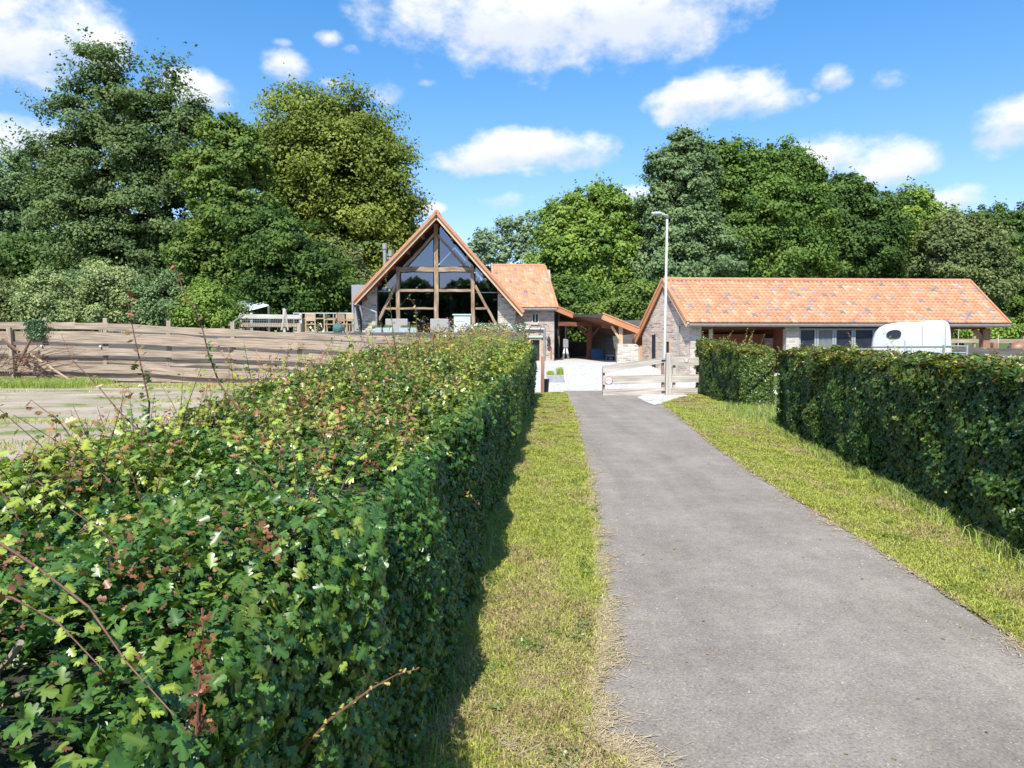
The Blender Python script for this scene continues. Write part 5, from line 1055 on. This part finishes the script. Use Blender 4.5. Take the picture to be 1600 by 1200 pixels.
def box_hedge(label, base0, base1, width, h0, h1, n, size, seed, ends=True, yellow=.15, lushend=.35):
    """base0 near foot of road face, base1 far foot; body extends to the right of the road face"""
    b0, b1 = Vector(base0), Vector(base1); L_ = (b1-b0).length; t = (b1-b0).normalized(); nr = Vector((-t.y, t.x, 0)); nr = nr if nr.x < 0 else -nr
    E = empty('beech_hedge', b0.lerp(b1, .5), label, 'hedge', 'clipped hedges right of the drive')
    per = [h0, width, h0]; areas = [L_*h0, L_*width, L_*h0*.35, width*h0, width*h0]; ar = np.array(areas); cnt = (ar/ar.sum()*n).astype(int)
    P_, N_ = [], []
    T3 = np.array(t); n3 = np.array(nr); B0 = np.array(b0)
    for k, c in enumerate(cnt):
        s = rs.rand(c)*L_; hh = h0+(h1-h0)*s/L_
        if k == 0: z = rs.rand(c)*hh; off = np.zeros(c); nor = np.tile(n3+np.array([0, 0, .1]), (c, 1))
        elif k == 1: z = hh; off = -rs.rand(c)*width; nor = np.tile(np.array([0, 0, 1.0]), (c, 1))
        elif k == 2: z = rs.rand(c)*hh; off = np.full(c, -width); nor = np.tile(-n3, (c, 1))
        else:
            s = np.full(c, 0.0 if k == 3 else L_); hh = np.full(c, h0 if k == 3 else h1); z = rs.rand(c)*hh; off = -rs.rand(c)*width; nor = np.tile(-T3 if k == 3 else T3, (c, 1))
        rnd = np.clip((z-(hh-.16))/.16, 0, 1) if k != 1 else np.zeros(c)
        pos = B0+T3*s[:, None]+n3*off[:, None]+np.array([0, 0, 1.0])*z[:, None]-nor*(.10*rnd**2)[:, None]
        bm = (fbm(s*1.9+k*9, (z+off)*2.4, seed)-.5)*.26+(fbm(s*5+k*9, (z+off)*6, seed+4)-.5)*.10; dep = bm-np.abs(rs.normal(0, .055, c)); pos = pos+nor*dep[:, None]; P_.append(pos); N_.append(nor)
    pos = np.concatenate(P_); nor = np.concatenate(N_); m = len(pos); hole = fbm(pos[:, 1]*2.2+pos[:, 0]*2.2, pos[:, 2]*2.6, seed+8); keep = (hole > .33) | (rs.rand(m) < .4); pos, nor = pos[keep], nor[keep]; m = len(pos)
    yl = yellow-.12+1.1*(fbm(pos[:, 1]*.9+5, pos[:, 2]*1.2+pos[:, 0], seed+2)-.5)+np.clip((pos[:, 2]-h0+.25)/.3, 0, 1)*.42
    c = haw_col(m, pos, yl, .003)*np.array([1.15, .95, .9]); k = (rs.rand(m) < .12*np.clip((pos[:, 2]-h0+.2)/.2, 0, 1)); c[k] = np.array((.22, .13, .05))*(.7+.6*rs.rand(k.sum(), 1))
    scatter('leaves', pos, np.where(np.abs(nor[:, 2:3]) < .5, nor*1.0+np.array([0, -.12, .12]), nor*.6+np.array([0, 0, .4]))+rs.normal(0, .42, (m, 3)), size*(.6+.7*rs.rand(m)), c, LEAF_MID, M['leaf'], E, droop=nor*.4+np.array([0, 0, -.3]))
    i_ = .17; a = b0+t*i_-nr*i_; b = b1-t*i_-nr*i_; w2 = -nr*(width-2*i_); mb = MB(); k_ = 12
    mb.prism([a+Vector((0, 0, .05)), b+Vector((0, 0, .05)), b+Vector((0, 0, h1-.17)), a+Vector((0, 0, h0-.17))], w2); mb.build('shade_core', M['inner'], E)  # added solid core, shade between the leaves painted as dark colour
    sp = []
    for k in range(int(L_*9)):
        s = R.random()*L_; off = R.random()*width; p = b0+t*s-nr*off; z0 = h0+(h1-h0)*s/L_-.04; h = R.uniform(.06, .2)*(2.2 if R.random() < .12 else 1); lx, ly = R.gauss(0, .4), R.gauss(0, .4)
        sp.append(([(p.x, p.y, z0), (p.x+lx*h*.4, p.y+ly*h*.4, z0+h*.5), (p.x+lx*h, p.y+ly*h, z0+h)], .003, int(5+h*28), .05, RED if R.random() < .4 else YEL, YEL if R.random() < .6 else GRN))
    shoots(E, sp); return E
bN = Vector((3.22, 1.0, 0)); bF = G(1212, 674)
HR1 = box_hedge('long clipped hedge along the right edge of the drive with a shaded face', bN, bF, 1.0, 1.42, 1.45, 175000, .047, 41)
q0, q1 = G(1156, 642), G(1086, 616)
HR2 = box_hedge('short clipped hedge block between the fence bay and the longer right hedge', q0, q1, .78, 1.42, 1.62, 62000, .05, 57, yellow=.2)
sp = []
for (x, y, Y_) in ((1165, 515, 18), (1172, 522, 18), (1135, 528, 19), (1190, 530, 17.6), (1110, 540, 20), (1250, 540, 13), (1330, 545, 10)):
    b_ = P(x-12, 556, Y_); e_ = P(x+6, y-8, Y_); sp.append(([b_, b_.lerp(e_, .5)+Vector((.03, 0, .02)), e_], .005, 16, .06, YEL, YEL))
shoots(HR2, sp, 'wild_shoots')

# ------------------------------------------------------------------ grass on the verges
def in_poly_x(y, pl): 
    ys = [p.y for p in pl]; xs = [p.x for p in pl]; return np.interp(y, ys, xs)
def grass_cols(x, y, n, dry):
    g1 = np.array((.27, .305, .055)); g2 = np.array((.50, .53, .115)); d1 = np.array((.52, .42, .23)); d2 = np.array((.36, .27, .15))
    t = rs.rand(n, 1); c = g1*(1-t)+g2*t; m = rs.rand(n) < dry; td = rs.rand(n, 1); cd_ = d1*(1-td)+d2*td; c[m] = cd_[m]; return c*(.75+.5*rs.rand(n, 1))
def verge(name, label, n, y0, y1, xl, xr, power, seed, dryoff=0, patch=0):
    y = y0+(y1-y0)*rs.rand(n)**power; a, b = xl(y), xr(y); u = rs.rand(n); x = a+(b-a)*u
    x += np.where((u > .97), rs.normal(0, .03, n), 0)
    dry = np.clip((fbm(x*2.6+y*.5, y*1.1-x*.8, seed, 4)-.5)*1.7+.22+(fbm(x*9, y*7, seed+1)-.5)*.9+dryoff+patch*np.clip((fbm(y*.45, 2.5, 71)-.48)*7, 0, 1)*np.clip(1-np.abs(u-.5)*2.6, 0, 1)+np.clip((4-y)/8, 0, .3), .06, .85)
    dens = fbm(x*5+y*2, y*4-x*2, seed+3); keep = (dens > .30) | (rs.rand(n) < .4); x, y, dry, u = x[keep], y[keep], dry[keep], u[keep]; m = len(x)
    if xl(5.0) > 1:
        ap = ~((y > 18.2+(x-3.5)*1.75) & (x < 5.1)); x, y, dry, u = x[ap], y[ap], dry[ap], u[ap]; m = len(x)
    c = grass_cols(x, y, m, dry); ysc = 1+np.clip((y-3)/6, 0, 2.0)*.6
    h = (.018+.026*rs.rand(m))*ysc*(1+.6*np.clip((fbm(x*3.1+y, y*2.3-x, seed+7)-.5)*5, 0, 1)); w = (.0032+.0025*rs.rand(m))*(1+np.clip((y-2)/4, 0, 4)*.6)
    pos = np.stack([x, y, np.full(m, .006)], 1); o = blades(name, pos, h, w, c, M['grass'], None, 1.3); tag(o, label, 'grass', kind='stuff'); return o
XH = lambda y: -.62+.056*y
verge('verge_grass', 'mown grass strip between the big hawthorn hedge and the drive', 330000, .9, 22.2, XH, lambda y: in_poly_x(y, RL)-.01, 1.35, 4, .02)
verge('verge_grass', 'mown grass strip between the drive and the right hedges', 330000, 1.2, 23, lambda y: in_poly_x(y, RR)+.01, lambda y: np.interp(y, [1, 5.4, 13.4, 14, 17, 17.4, 23], [3.4, 3.95, 4.9, 6.2, 6.2, 5.4, 5.6]), 1.2, 14, -.10, .65)
# grass and dry stalks growing up in the hedge foot
def tall(name, label, n, y0, y1, xf, hh, seed, dry=.35, sp_=.07):
    y = rs.uniform(y0, y1, n); k = fbm(y*2.3, 3.3, seed) > .42; y = y[k | (rs.rand(n) < .25)]; m = len(y); x = xf(y)+rs.normal(0, sp_, m); c = grass_cols(x, y, m, np.full(m, dry))*np.array([.8, .95, .9])
    tag(blades(name, np.stack([x, y, np.zeros(m)], 1), hh*(.4+.8*rs.rand(m)), .004+.003*rs.rand(m)+y*.0004, c, M['grass'], None, .9), label, 'grass', kind='stuff')
tall('long_grass', 'longer shaded grass growing at the foot of the left hedge', 14000, .8, 20, lambda y: XH(y)+.06, .13, 3, .45, .06)
tall('long_grass', 'longer green grass growing at the foot of the right hedges', 12000, 2.5, 13.4, lambda y: np.interp(y, [1, 5.4, 13.4], [3.2, 3.74, 4.74]), .20, 6, .3)
tall('long_grass', 'tall bright grass in the gap between the right hedges', 9000, 13.4, 17.4, lambda y: 5.6+0*y, .26, 9, .35, .45)
tall('long_grass', 'tuft of tall pale grass against the left end of the plank fence', 26000, 24.6, 27.3, lambda y: P(30, 590, 26).x+rs.uniform(-6, 2.4, len(y)), .34, 12, .25, .3)
n = 90000; x = rs.uniform(-26, -.9, n); y = rs.uniform(9, 27, n); x = np.where(x > -1.9+.056*y-.9, x-3, x); band = fbm(x*.16+2, y*.62, 61, 4); keep = (band > .60) | ((band > .53) & (rs.rand(n) < .25)) | ((y > 24.5) & (x < -9) & (band > .42)); x, y = x[keep], y[keep]; m = len(x)
tag(blades('yard_grass', np.stack([x, y, np.full(m, .004)], 1), .05+.09*rs.rand(m), .010+.010*rs.rand(m), grass_cols(x, y, m, np.full(m, .22)), M['grass'], None, 1.2), 'patchy strips of grass growing across the sandy yard', 'grass', kind='stuff')
def weeds(label, k, xf, y0, y1):
    P_, N_, S_, C_ = [], [], [], []
    for i in range(k):
        y = R.uniform(y0, y1); x = xf(y); r = R.uniform(.03, .10); c0 = np.array(R.choice(((.12, .19, .03), (.17, .23, .04), (.20, .24, .08))))
        for q in range(int(20+r*400)):
            a = R.uniform(0, 6.28); d = r*R.random()**.6; P_.append((x+math.cos(a)*d, y+math.sin(a)*d, .02+.05*R.random())); N_.append((math.cos(a)*.5+R.gauss(0, .3), math.sin(a)*.5+R.gauss(0, .3), 1)); S_.append(R.uniform(.010, .024)); C_.append(c0*R.uniform(.7, 1.3))
    tag(scatter('weeds', np.array(P_), np.array(N_), np.array(S_), np.array(C_), LEAF_MID, M['leaf']), label, 'weeds', kind='stuff')
weeds('small leafy weeds dotted through the left verge', 70, lambda y: -.62+.056*y+R.random()*(float(in_poly_x(y, RL))+.62-.056*y), 1.4, 12)
weeds('small leafy weeds dotted through the right verge', 60, lambda y: float(in_poly_x(y, RR))+R.random()*1.5, 3, 14)
# fallen straw on the asphalt
def straw(label, n, edge, sgn, y0, y1, reach, seed):
    y = y0+(y1-y0)*rs.rand(n)**1.2; tng = fbm(y*2.1, .5, seed)**2*2.0*(fbm(y*9, 2.5, seed) > .4); x = edge(y)+sgn*np.abs(rs.normal(0, 1, n))*reach*(.25+tng); ang = rs.normal(0, .55, n)+(rs.rand(n) < .3)*1.2; l = .015+.05*rs.rand(n)**2; w = .0006+.0006*rs.rand(n)+y*.00022
    d = np.stack([np.cos(ang), np.sin(ang), np.zeros(n)], 1)*l[:, None]; s = np.stack([-np.sin(ang), np.cos(ang), np.zeros(n)], 1)*w[:, None]; p = np.stack([x, y, .015+.008*rs.rand(n)], 1); e = p+d+np.stack([0*x, 0*x, rs.normal(0, .004, n).clip(-.002, .01)], 1)
    V = np.stack([p-s, p+s, e+s, e-s], 1).reshape(-1, 3); o = np_mesh('straw_litter', V, [[0, 1, 2, 3]], n, M['straw'], None, np.array([(.52, .42, .27)])*(.65+.5*rs.rand(n, 1))); tag(o, label, 'straw', kind='stuff')
straw('dry mown straw scattered along the left edge of the drive', 44000, lambda y: in_poly_x(y, RL)-.06, 1, 1.5, 19, .07, 5)
straw('dry mown straw scattered along the right edge of the drive', 16000, lambda y: in_poly_x(y, RR)+.03, -1, 2.5, 18, .045, 8)
straw('thin wisp of dry straw lying across the left verge', 9000, lambda y: in_poly_x(y, RL)-.45, 1, 1.5, 9, .22, 18)

# loose grit and leaf litter on the asphalt
n = 2600; y = rs.uniform(1.6, 14, n); e = rs.rand(n) < .5; xl_, xr_ = in_poly_x(y, RL), in_poly_x(y, RR); x = np.where(e, xl_+np.abs(rs.normal(0, .18, n)), xr_-np.abs(rs.normal(0, .12, n))); k = rs.rand(n) < .25; x[k] = (xl_+(xr_-xl_)*rs.rand(n))[k]
TET = (np.array([(-.5, -.4, 0), (.5, -.3, 0), (0, .6, 0), (.05, 0, .55)]), [[0, 1, 3], [1, 2, 3], [2, 0, 3]])
tag(scatter('grit', np.stack([x, y, np.full(n, .012)], 1), rs.normal(0, .1, (n, 3))+np.array([0, 0, 1]), .004+.011*rs.rand(n)**2, np.array([(.36, .33, .29)])*(.5+.9*rs.rand(n, 1)), TET, M['straw']), 'loose grit scattered over the asphalt drive', 'grit', kind='stuff')
n = 170; y = rs.uniform(1.6, 12, n); xl_, xr_ = in_poly_x(y, RL), in_poly_x(y, RR); x = xl_+(xr_-xl_)*rs.rand(n)
tag(scatter('fallen_leaves', np.stack([x, y, np.full(n, .018)], 1), rs.normal(0, .25, (n, 3))+np.array([0, 0, 1]), .010+.016*rs.rand(n), np.array([(.30, .20, .10)])*(.5+.9*rs.rand(n, 1)), LEAF_MID, M['straw']), 'small dry leaves fallen on the asphalt drive', 'leaves', kind='stuff')

# ------------------------------------------------------------------ trees and shrubs
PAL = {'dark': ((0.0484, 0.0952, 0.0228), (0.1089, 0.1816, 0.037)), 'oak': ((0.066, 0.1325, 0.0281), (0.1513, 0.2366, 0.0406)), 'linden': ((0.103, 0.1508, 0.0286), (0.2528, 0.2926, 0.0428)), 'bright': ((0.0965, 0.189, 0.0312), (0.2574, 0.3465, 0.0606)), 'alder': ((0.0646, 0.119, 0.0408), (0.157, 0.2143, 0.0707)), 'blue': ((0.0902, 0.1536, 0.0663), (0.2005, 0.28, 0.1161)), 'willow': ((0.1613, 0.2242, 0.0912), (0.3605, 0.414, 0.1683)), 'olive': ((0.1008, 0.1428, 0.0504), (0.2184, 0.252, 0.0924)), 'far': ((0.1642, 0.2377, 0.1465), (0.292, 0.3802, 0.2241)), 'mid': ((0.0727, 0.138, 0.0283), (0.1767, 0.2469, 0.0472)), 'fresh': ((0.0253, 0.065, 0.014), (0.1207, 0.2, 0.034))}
def hashdir(k):
    return np.stack([np.sin(k*12.9898+s_) for s_ in (.3, 2.1, 4.4)], 1)
def tree(label, lobes, Y, pal, n, leaf=.2, zb=0, cr=1.0, core=.62, trunk=None, cat='tree', name='tree', group='trees behind the farm', flat=.75, dthk=.9, clump=None, seed=0, airy=.05):
    """lobes: (px,py,rx,ry[,dY]) in photo pixels at depth Y; the crown is clumps of leaves over these lobes"""
    L_ = []
    for lb in lobes:
        px, py, rx, ry = lb[:4]; dy = lb[4] if len(lb) > 4 else 0; c = P(px, py, Y+dy); L_.append((np.array(c), rx/F*(Y+dy), ry/F*(Y+dy)))
    cx = sum(l[0][0]*l[1] for l in L_)/sum(l[1] for l in L_); E = empty(name, (cx, Y, zb), label, cat, group)
    c1, c2 = map(np.array, PAL[pal]); area = np.array([l[1]*l[2] for l in L_]); share = area/area.sum(); PP, NN, CC = [], [], []
    for (c, rx, rz), sh in zip(L_, share):
        m = int(n*sh); rc = clump or max(.35, min(1.1, .2*min(rx, rz)+.25)); ry = min(rx, rz)*dthk+.3*rx; nc = max(14, int(2.0*(rx*rz+rx*ry+ry*rz)/(rc*rc)*cr))
        u = rs.normal(size=(nc, 3)); u = nrm(u); back = u[:, 1] > .45; u[back, 1] *= -1; rad = (.62+.46*rs.rand(nc)**.8) if airy > .03 else (.84+.2*rs.rand(nc)); rad[rs.rand(nc) < .2] *= .72
        cc = c+u*np.array([rx, ry, rz])*(rad-.0)[:, None]*np.array([1, 1, 1]); cs = rc*(.6+.8*rs.rand(nc))
        tone = .5+.5*np.clip(rs.normal(0, .75, nc), -1, 1)
        k = rs.randint(0, nc, m); off = rs.normal(size=(m, 3)); off = nrm(off)*(rs.rand(m, 1)**.45); off[:, 2] *= flat
        pos = cc[k]+off*cs[k][:, None]; sprig = rs.rand(m) < airy; sd2 = nrm(u[k]+.7*hashdir(k)); ext = (rs.rand(m)*.8+.6)[:, None]*cs[k][:, None]; pos[sprig] = (cc[k]+sd2*ext+rs.normal(0, .16, (m, 3)))[sprig]; nn = off*.7+u[k]*.5+np.array([0, 0, .55])+rs.normal(0, .45, (m, 3))
        tt = np.clip(tone[k]*.8+.25*rs.rand(m), 0, 1)[:, None]; col_ = c1*(1-tt)+c2*tt
        ok = pos[:, 2] > zb+.05; PP.append(pos[ok]); NN.append(nn[ok]); CC.append((col_*(.8+.4*rs.rand(m, 1)))[ok])
    pos = np.concatenate(PP); m = len(pos)
    scatter('crown', pos, np.concatenate(NN), leaf*(.6+.8*rs.rand(m)), np.concatenate(CC), LEAF_FAR, M['treeleaf'], E)
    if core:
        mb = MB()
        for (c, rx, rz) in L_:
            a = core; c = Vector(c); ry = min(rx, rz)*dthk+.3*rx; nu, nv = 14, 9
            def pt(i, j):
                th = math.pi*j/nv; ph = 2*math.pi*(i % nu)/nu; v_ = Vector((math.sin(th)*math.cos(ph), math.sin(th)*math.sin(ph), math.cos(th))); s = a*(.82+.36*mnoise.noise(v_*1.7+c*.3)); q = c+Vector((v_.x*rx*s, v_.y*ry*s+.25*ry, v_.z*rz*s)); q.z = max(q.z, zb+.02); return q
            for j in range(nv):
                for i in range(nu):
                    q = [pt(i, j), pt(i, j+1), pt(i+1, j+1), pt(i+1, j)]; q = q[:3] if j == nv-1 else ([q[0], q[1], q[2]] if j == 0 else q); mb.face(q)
        mb.build('crown_shade_core', M['inner'], E, weld=True)  # added blobs, coloured dark for the shaded voids between leaf clumps
    # trunk and limbs
    if trunk:
        tx, r = trunk; b_ = P(tx, 530, Y); b_.z = zb; top = Vector(max(L_, key=lambda l: l[0][2])[0]); mb = MB(); mid = b_.lerp(top, .45)+Vector((R.uniform(-.3, .3), 0, 0)); mb.tube([b_-Vector((0, 0, .2)), b_+Vector((0, 0, 1)), mid, top], [r*1.25, r, r*.7, r*.2], 9)
        for (c, rx, rz) in L_:
            t = R.uniform(.2, .6); s = b_.lerp(mid, t) if t < .5 else mid; e = Vector(c); mb.tube([s, s.lerp(e, .5)+Vector((0, 0, -.3)), e], [r*.4, r*.22, r*.05], 6)
            for k in range(3): e2 = e+Vector((R.uniform(-.7, .7)*rx, R.uniform(-.6, .2)*rx, R.uniform(-.3, .7)*rz)); mb.tube([s.lerp(e, .6), e2], [r*.22, r*.05], 5)
        mb.build('trunk', M['bark'], E, weld=False, smooth=True)
    return E
# left side
tree('loose blue-green tree at the far left edge behind the shrubs', [(20,330,60,80),(60,290,45,60),(-30,300,70,80),(40,420,80,60),(110,380,40,70)], 60, 'blue', 42000, .26, ZG, trunk=(100, .3), core=.5, seed=1)
tree('tall airy alder with a ragged pointed top, tallest on the left', [(165,120,38,48),(150,185,62,48),(225,150,48,50),(180,260,95,60),(110,250,45,45),(250,230,55,60),(285,200,36,50),(135,330,75,60),(230,340,95,65),(90,300,30,30),(300,280,40,60),(190,400,110,60),(270,118,12,28)], 46, 'alder', 95000, .19, ZG, trunk=(210, .35), core=.38, cr=.75, flat=.42, clump=1.0, airy=.10)
tree('slender lighter green tree between the alder and the round linden', [(352,215,34,36),(340,270,50,45),(385,250,40,45),(370,330,55,50),(330,400,60,50),(400,390,45,50),(345,440,45,40)], 43, 'mid', 48000, .21, ZG, trunk=(345, .25), core=.5, flat=.6)
tree('large round-topped linden with yellow-green foliage behind the glazed house', [(480,200,68,58),(545,195,62,52),(455,265,62,62),(530,270,85,75),(590,260,48,62),(615,320,38,52),(560,350,80,60),(470,350,75,60),(430,230,36,36),(520,420,105,60),(635,350,20,38),(600,400,50,50)], 50, 'linden', 120000, .20, ZG, trunk=(520, .5), core=.70, clump=1.2, flat=.62, airy=.015, cr=1.25)
tree('dense fresh green tree with drooping branches left of the house', [(450,385,58,48),(420,430,55,50),(490,430,55,50),(460,470,80,35),(400,380,35,40),(525,450,34,40)], 40, 'fresh', 60000, .18, ZG, trunk=(450, .25), core=.68, clump=.7, flat=.5)
tree('olive leaning tree showing behind the flues of the house', [(545,415,26,30),(560,450,25,30),(520,400,20,26)], 44, 'olive', 9000, .18, ZG, trunk=(548, .15), core=.5)
# far trees in the middle
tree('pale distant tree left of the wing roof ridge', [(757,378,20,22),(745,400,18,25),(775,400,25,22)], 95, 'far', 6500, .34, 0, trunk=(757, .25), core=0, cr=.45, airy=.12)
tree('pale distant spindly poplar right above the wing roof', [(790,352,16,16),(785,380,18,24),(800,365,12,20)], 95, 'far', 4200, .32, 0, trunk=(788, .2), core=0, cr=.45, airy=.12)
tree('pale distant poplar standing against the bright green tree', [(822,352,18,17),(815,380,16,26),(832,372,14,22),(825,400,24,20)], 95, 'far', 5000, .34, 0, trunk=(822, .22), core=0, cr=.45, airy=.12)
# right side
tree('bright green broad tree behind the carport', [(930,318,42,30),(895,350,50,38),(955,345,42,40),(880,400,50,50),(930,400,65,50),(985,390,35,50),(905,455,65,45),(960,455,55,45),(1000,340,12,24)], 58, 'bright', 80000, .24, 0, trunk=(930, .35), core=.66)
tree('tall blue-green tree with a feathery top left of the dark oak', [(1068,235,28,32),(1040,265,30,35),(1075,285,45,50),(1030,320,32,40),(1060,360,60,55),(1040,430,60,60),(1110,400,55,60)], 56, 'blue', 75000, .22, 0, trunk=(1050, .35), core=.6, flat=.6)
tree('massive dark oak rising highest above the stable', [(1155,262,42,36),(1215,262,48,38),(1245,280,38,34),(1130,300,42,40),(1190,320,75,60),(1250,330,45,50),(1150,390,70,55),(1215,400,75,55),(1120,250,28,26)], 57, 'oak', 95000, .23, 0, trunk=(1190, .5), core=.68)
tree('dark rounded tree next right of the massive oak', [(1320,312,42,34),(1355,340,48,45),(1295,340,40,45),(1330,400,75,55)], 60, 'dark', 60000, .24, 0, trunk=(1330, .4), core=.68)
tree('lighter green tree right of centre above the stable ridge', [(1425,330,34,32),(1450,365,42,40),(1405,370,36,45),(1430,410,50,45)], 62, 'bright', 42000, .24, 0, trunk=(1430, .3), core=.6)
tree('olive brown tree behind the right end of the stable ridge', [(1490,375,48,38),(1520,400,45,50),(1470,410,50,45),(1530,440,45,45)], 58, 'olive', 42000, .22, 0, trunk=(1500, .3), core=.6)
tree('dark flat-topped tree at the right edge of the view', [(1550,348,40,24),(1610,350,50,30),(1580,380,60,35),(1650,400,60,60)], 80, 'dark', 40000, .30, 0, trunk=(1590, .4), core=.66)
tree('dense bushy tree low at the right behind the horse', [(1580,440,55,40),(1540,480,45,35),(1610,480,60,40),(1580,420,30,30)], 62, 'mid', 45000, .24, 0, trunk=(1585, .25), core=.66)
tree('shaded green tree showing between carport and stable', [(1000,470,34,42),(1025,490,30,40),(970,490,34,34),(925,500,30,30)], 52, 'mid', 26000, .2, 0, trunk=(1000, .2), core=.6)
tree('dim green bushy tree just behind the carport roof', [(880,465,34,34),(915,480,36,34),(900,515,36,26),(945,500,30,30)], 53, 'oak', 24000, .2, 0, trunk=(900, .2), core=.6)
# understorey behind the left shrubs and behind the stable: far-off wood
def wood_mass(name, label, px0, px1, ytop, ybot, Y, n, pal, zb, leaf=.3):
    x0, x1 = P(px0, 500, Y).x, P(px1, 500, Y).x; zt, z0 = P(0, ytop, Y).z, P(0, ybot, Y).z; x = rs.uniform(x0, x1, n); h = fbm(x*.22, .3, 77); z = z0+(zt-z0)*(.45+.7*h)*rs.rand(n)**.8; bul = fbm(x*.5, z*.5, 78); y = Y+rs.normal(0, 1.2, n)-3.5*bul
    c1, c2 = map(np.array, PAL[pal]); t = np.clip(fbm(x*.8, z*.8, 79)+rs.normal(0, .2, n), 0, 1)[:, None]; c = (c1*(1-t)+c2*t)*(.75+.5*rs.rand(n, 1)); nn = rs.normal(0, .6, (n, 3))+np.array([0, -.5, .6])
    o = scatter(name, np.stack([x, y, np.maximum(z, zb)], 1), nn, leaf*(.6+.8*rs.rand(n)), c, LEAF_FAR, M['treeleaf']); tag(o, label, 'woodland', kind='stuff')
wood_mass('undergrowth', 'dark undergrowth of the wood behind the left shrubs and the terrace', -250, 620, 360, 505, 52, 70000, 'dark', ZG, .3)
wood_mass('undergrowth', 'dark undergrowth of the wood behind the stable roof', 700, 1750, 400, 530, 66, 110000, 'dark', 0, .34)
wood_mass('undergrowth', 'distant tree line closing the horizon beyond the farm', -700, 2300, 420, 530, 120, 70000, 'mid', 0, .7)
n = 42000; x = rs.uniform(-90, 90, n); z = (7+9*fbm(x*.12, .5, 90))*rs.rand(n)**.8; c1, c2 = map(np.array, PAL['dark']); t = rs.rand(n, 1)
tag(scatter('undergrowth', np.stack([x, -58+rs.normal(0, 1.5, n), z], 1), rs.normal(0, .6, (n, 3))+np.array([0, .5, .6]), 1.1*(.6+.8*rs.rand(n)), c1*(1-t)+c2*t, LEAF_FAR, M['treeleaf']), 'wooded edge of the field behind the viewpoint, mirrored in the gable glass', 'woodland', kind='stuff')
wood_mass('nettle_bank', 'bright green bank of nettles and weeds beyond the far meadow fence', 1380, 1760, 505, 532, 56, 26000, 'bright', 0, .22)
# shrubs above the plank fence
for (lab, lobes, Y_, pal, n) in (
    ('low reddish-green shrub at the far left of the plank fence', [(10,470,40,32),(-30,480,50,40),(30,490,30,20)], 33.5, 'olive', 14000),
    ('silvery willow shrub, leftmost of the pale ones above the fence', [(85,462,38,38),(60,485,34,28),(110,485,36,30)], 32.5, 'willow', 22000),
    ('blue-green shrub with narrow leaves left of the middle fence post', [(120,450,26,24),(135,480,30,32)], 34.0, 'blue', 13000),
    ('largest pale willow shrub in the middle above the plank fence', [(180,448,42,36),(160,480,40,32),(210,475,34,36)], 32.8, 'willow', 26000),
    ('grey-green bushy willow just right of the largest pale shrub', [(255,470,34,36),(240,495,30,22),(278,492,26,24)], 32.6, 'blue', 18000),
    ('yellow-green leafy shrub at the right end of the shrub row', [(325,472,28,26),(340,492,28,22),(310,492,26,22)], 32.2, 'bright', 15000),
    ('small green shrub below the corrugated shelter', [(362,488,16,16),(352,500,16,12)], 34.5, 'mid', 6000)):
    tree(lab, lobes, Y_, pal, n, .11, ZG, core=.6, cat='shrub', name='shrub', group='shrubs above the plank fence', trunk=(lobes[0][0], .06), clump=.45)
# ivy on the plank fence
n = 2600; pos = []
for k in range(n):
    t = R.random(); pos.append(tuple(P(56+R.gauss(0, 5+3*(1-t)), 500+30*t, 27.45+R.gauss(0, .04))))
tag(scatter('ivy', np.array(pos), rs.normal(0, .5, (n, 3))+np.array([0, -1, .3]), .07*(.6+.6*rs.rand(n)), np.array([(.05, .11, .035)])*(.6+.8*rs.rand(n, 1)), LEAF_MID, M['leaf']), 'dark ivy clump hanging over the plank fence near its left end', 'ivy')
# roses on the terrace edge (white dots)
n = 900; qc = P(765, 518, 31); pos = np.stack([qc.x+rs.normal(0, .7, n), 31+rs.normal(0, .25, n), ZG+.1+.35*rs.rand(n)], 1); cc = np.array([(.08, .15, .05)])*(.6+.8*rs.rand(n, 1)); k = rs.rand(n) < .25; cc[k] = (.75, .75, .72)
tag(scatter('flower_bed', pos, rs.normal(0, .5, (n, 3))+np.array([0, -.4, .8]), .10*(.6+.6*rs.rand(n)), cc, LEAF_MID, M['leaf']), 'low white-flowering plants at the right end of the terrace edge', 'flowers', kind='stuff')
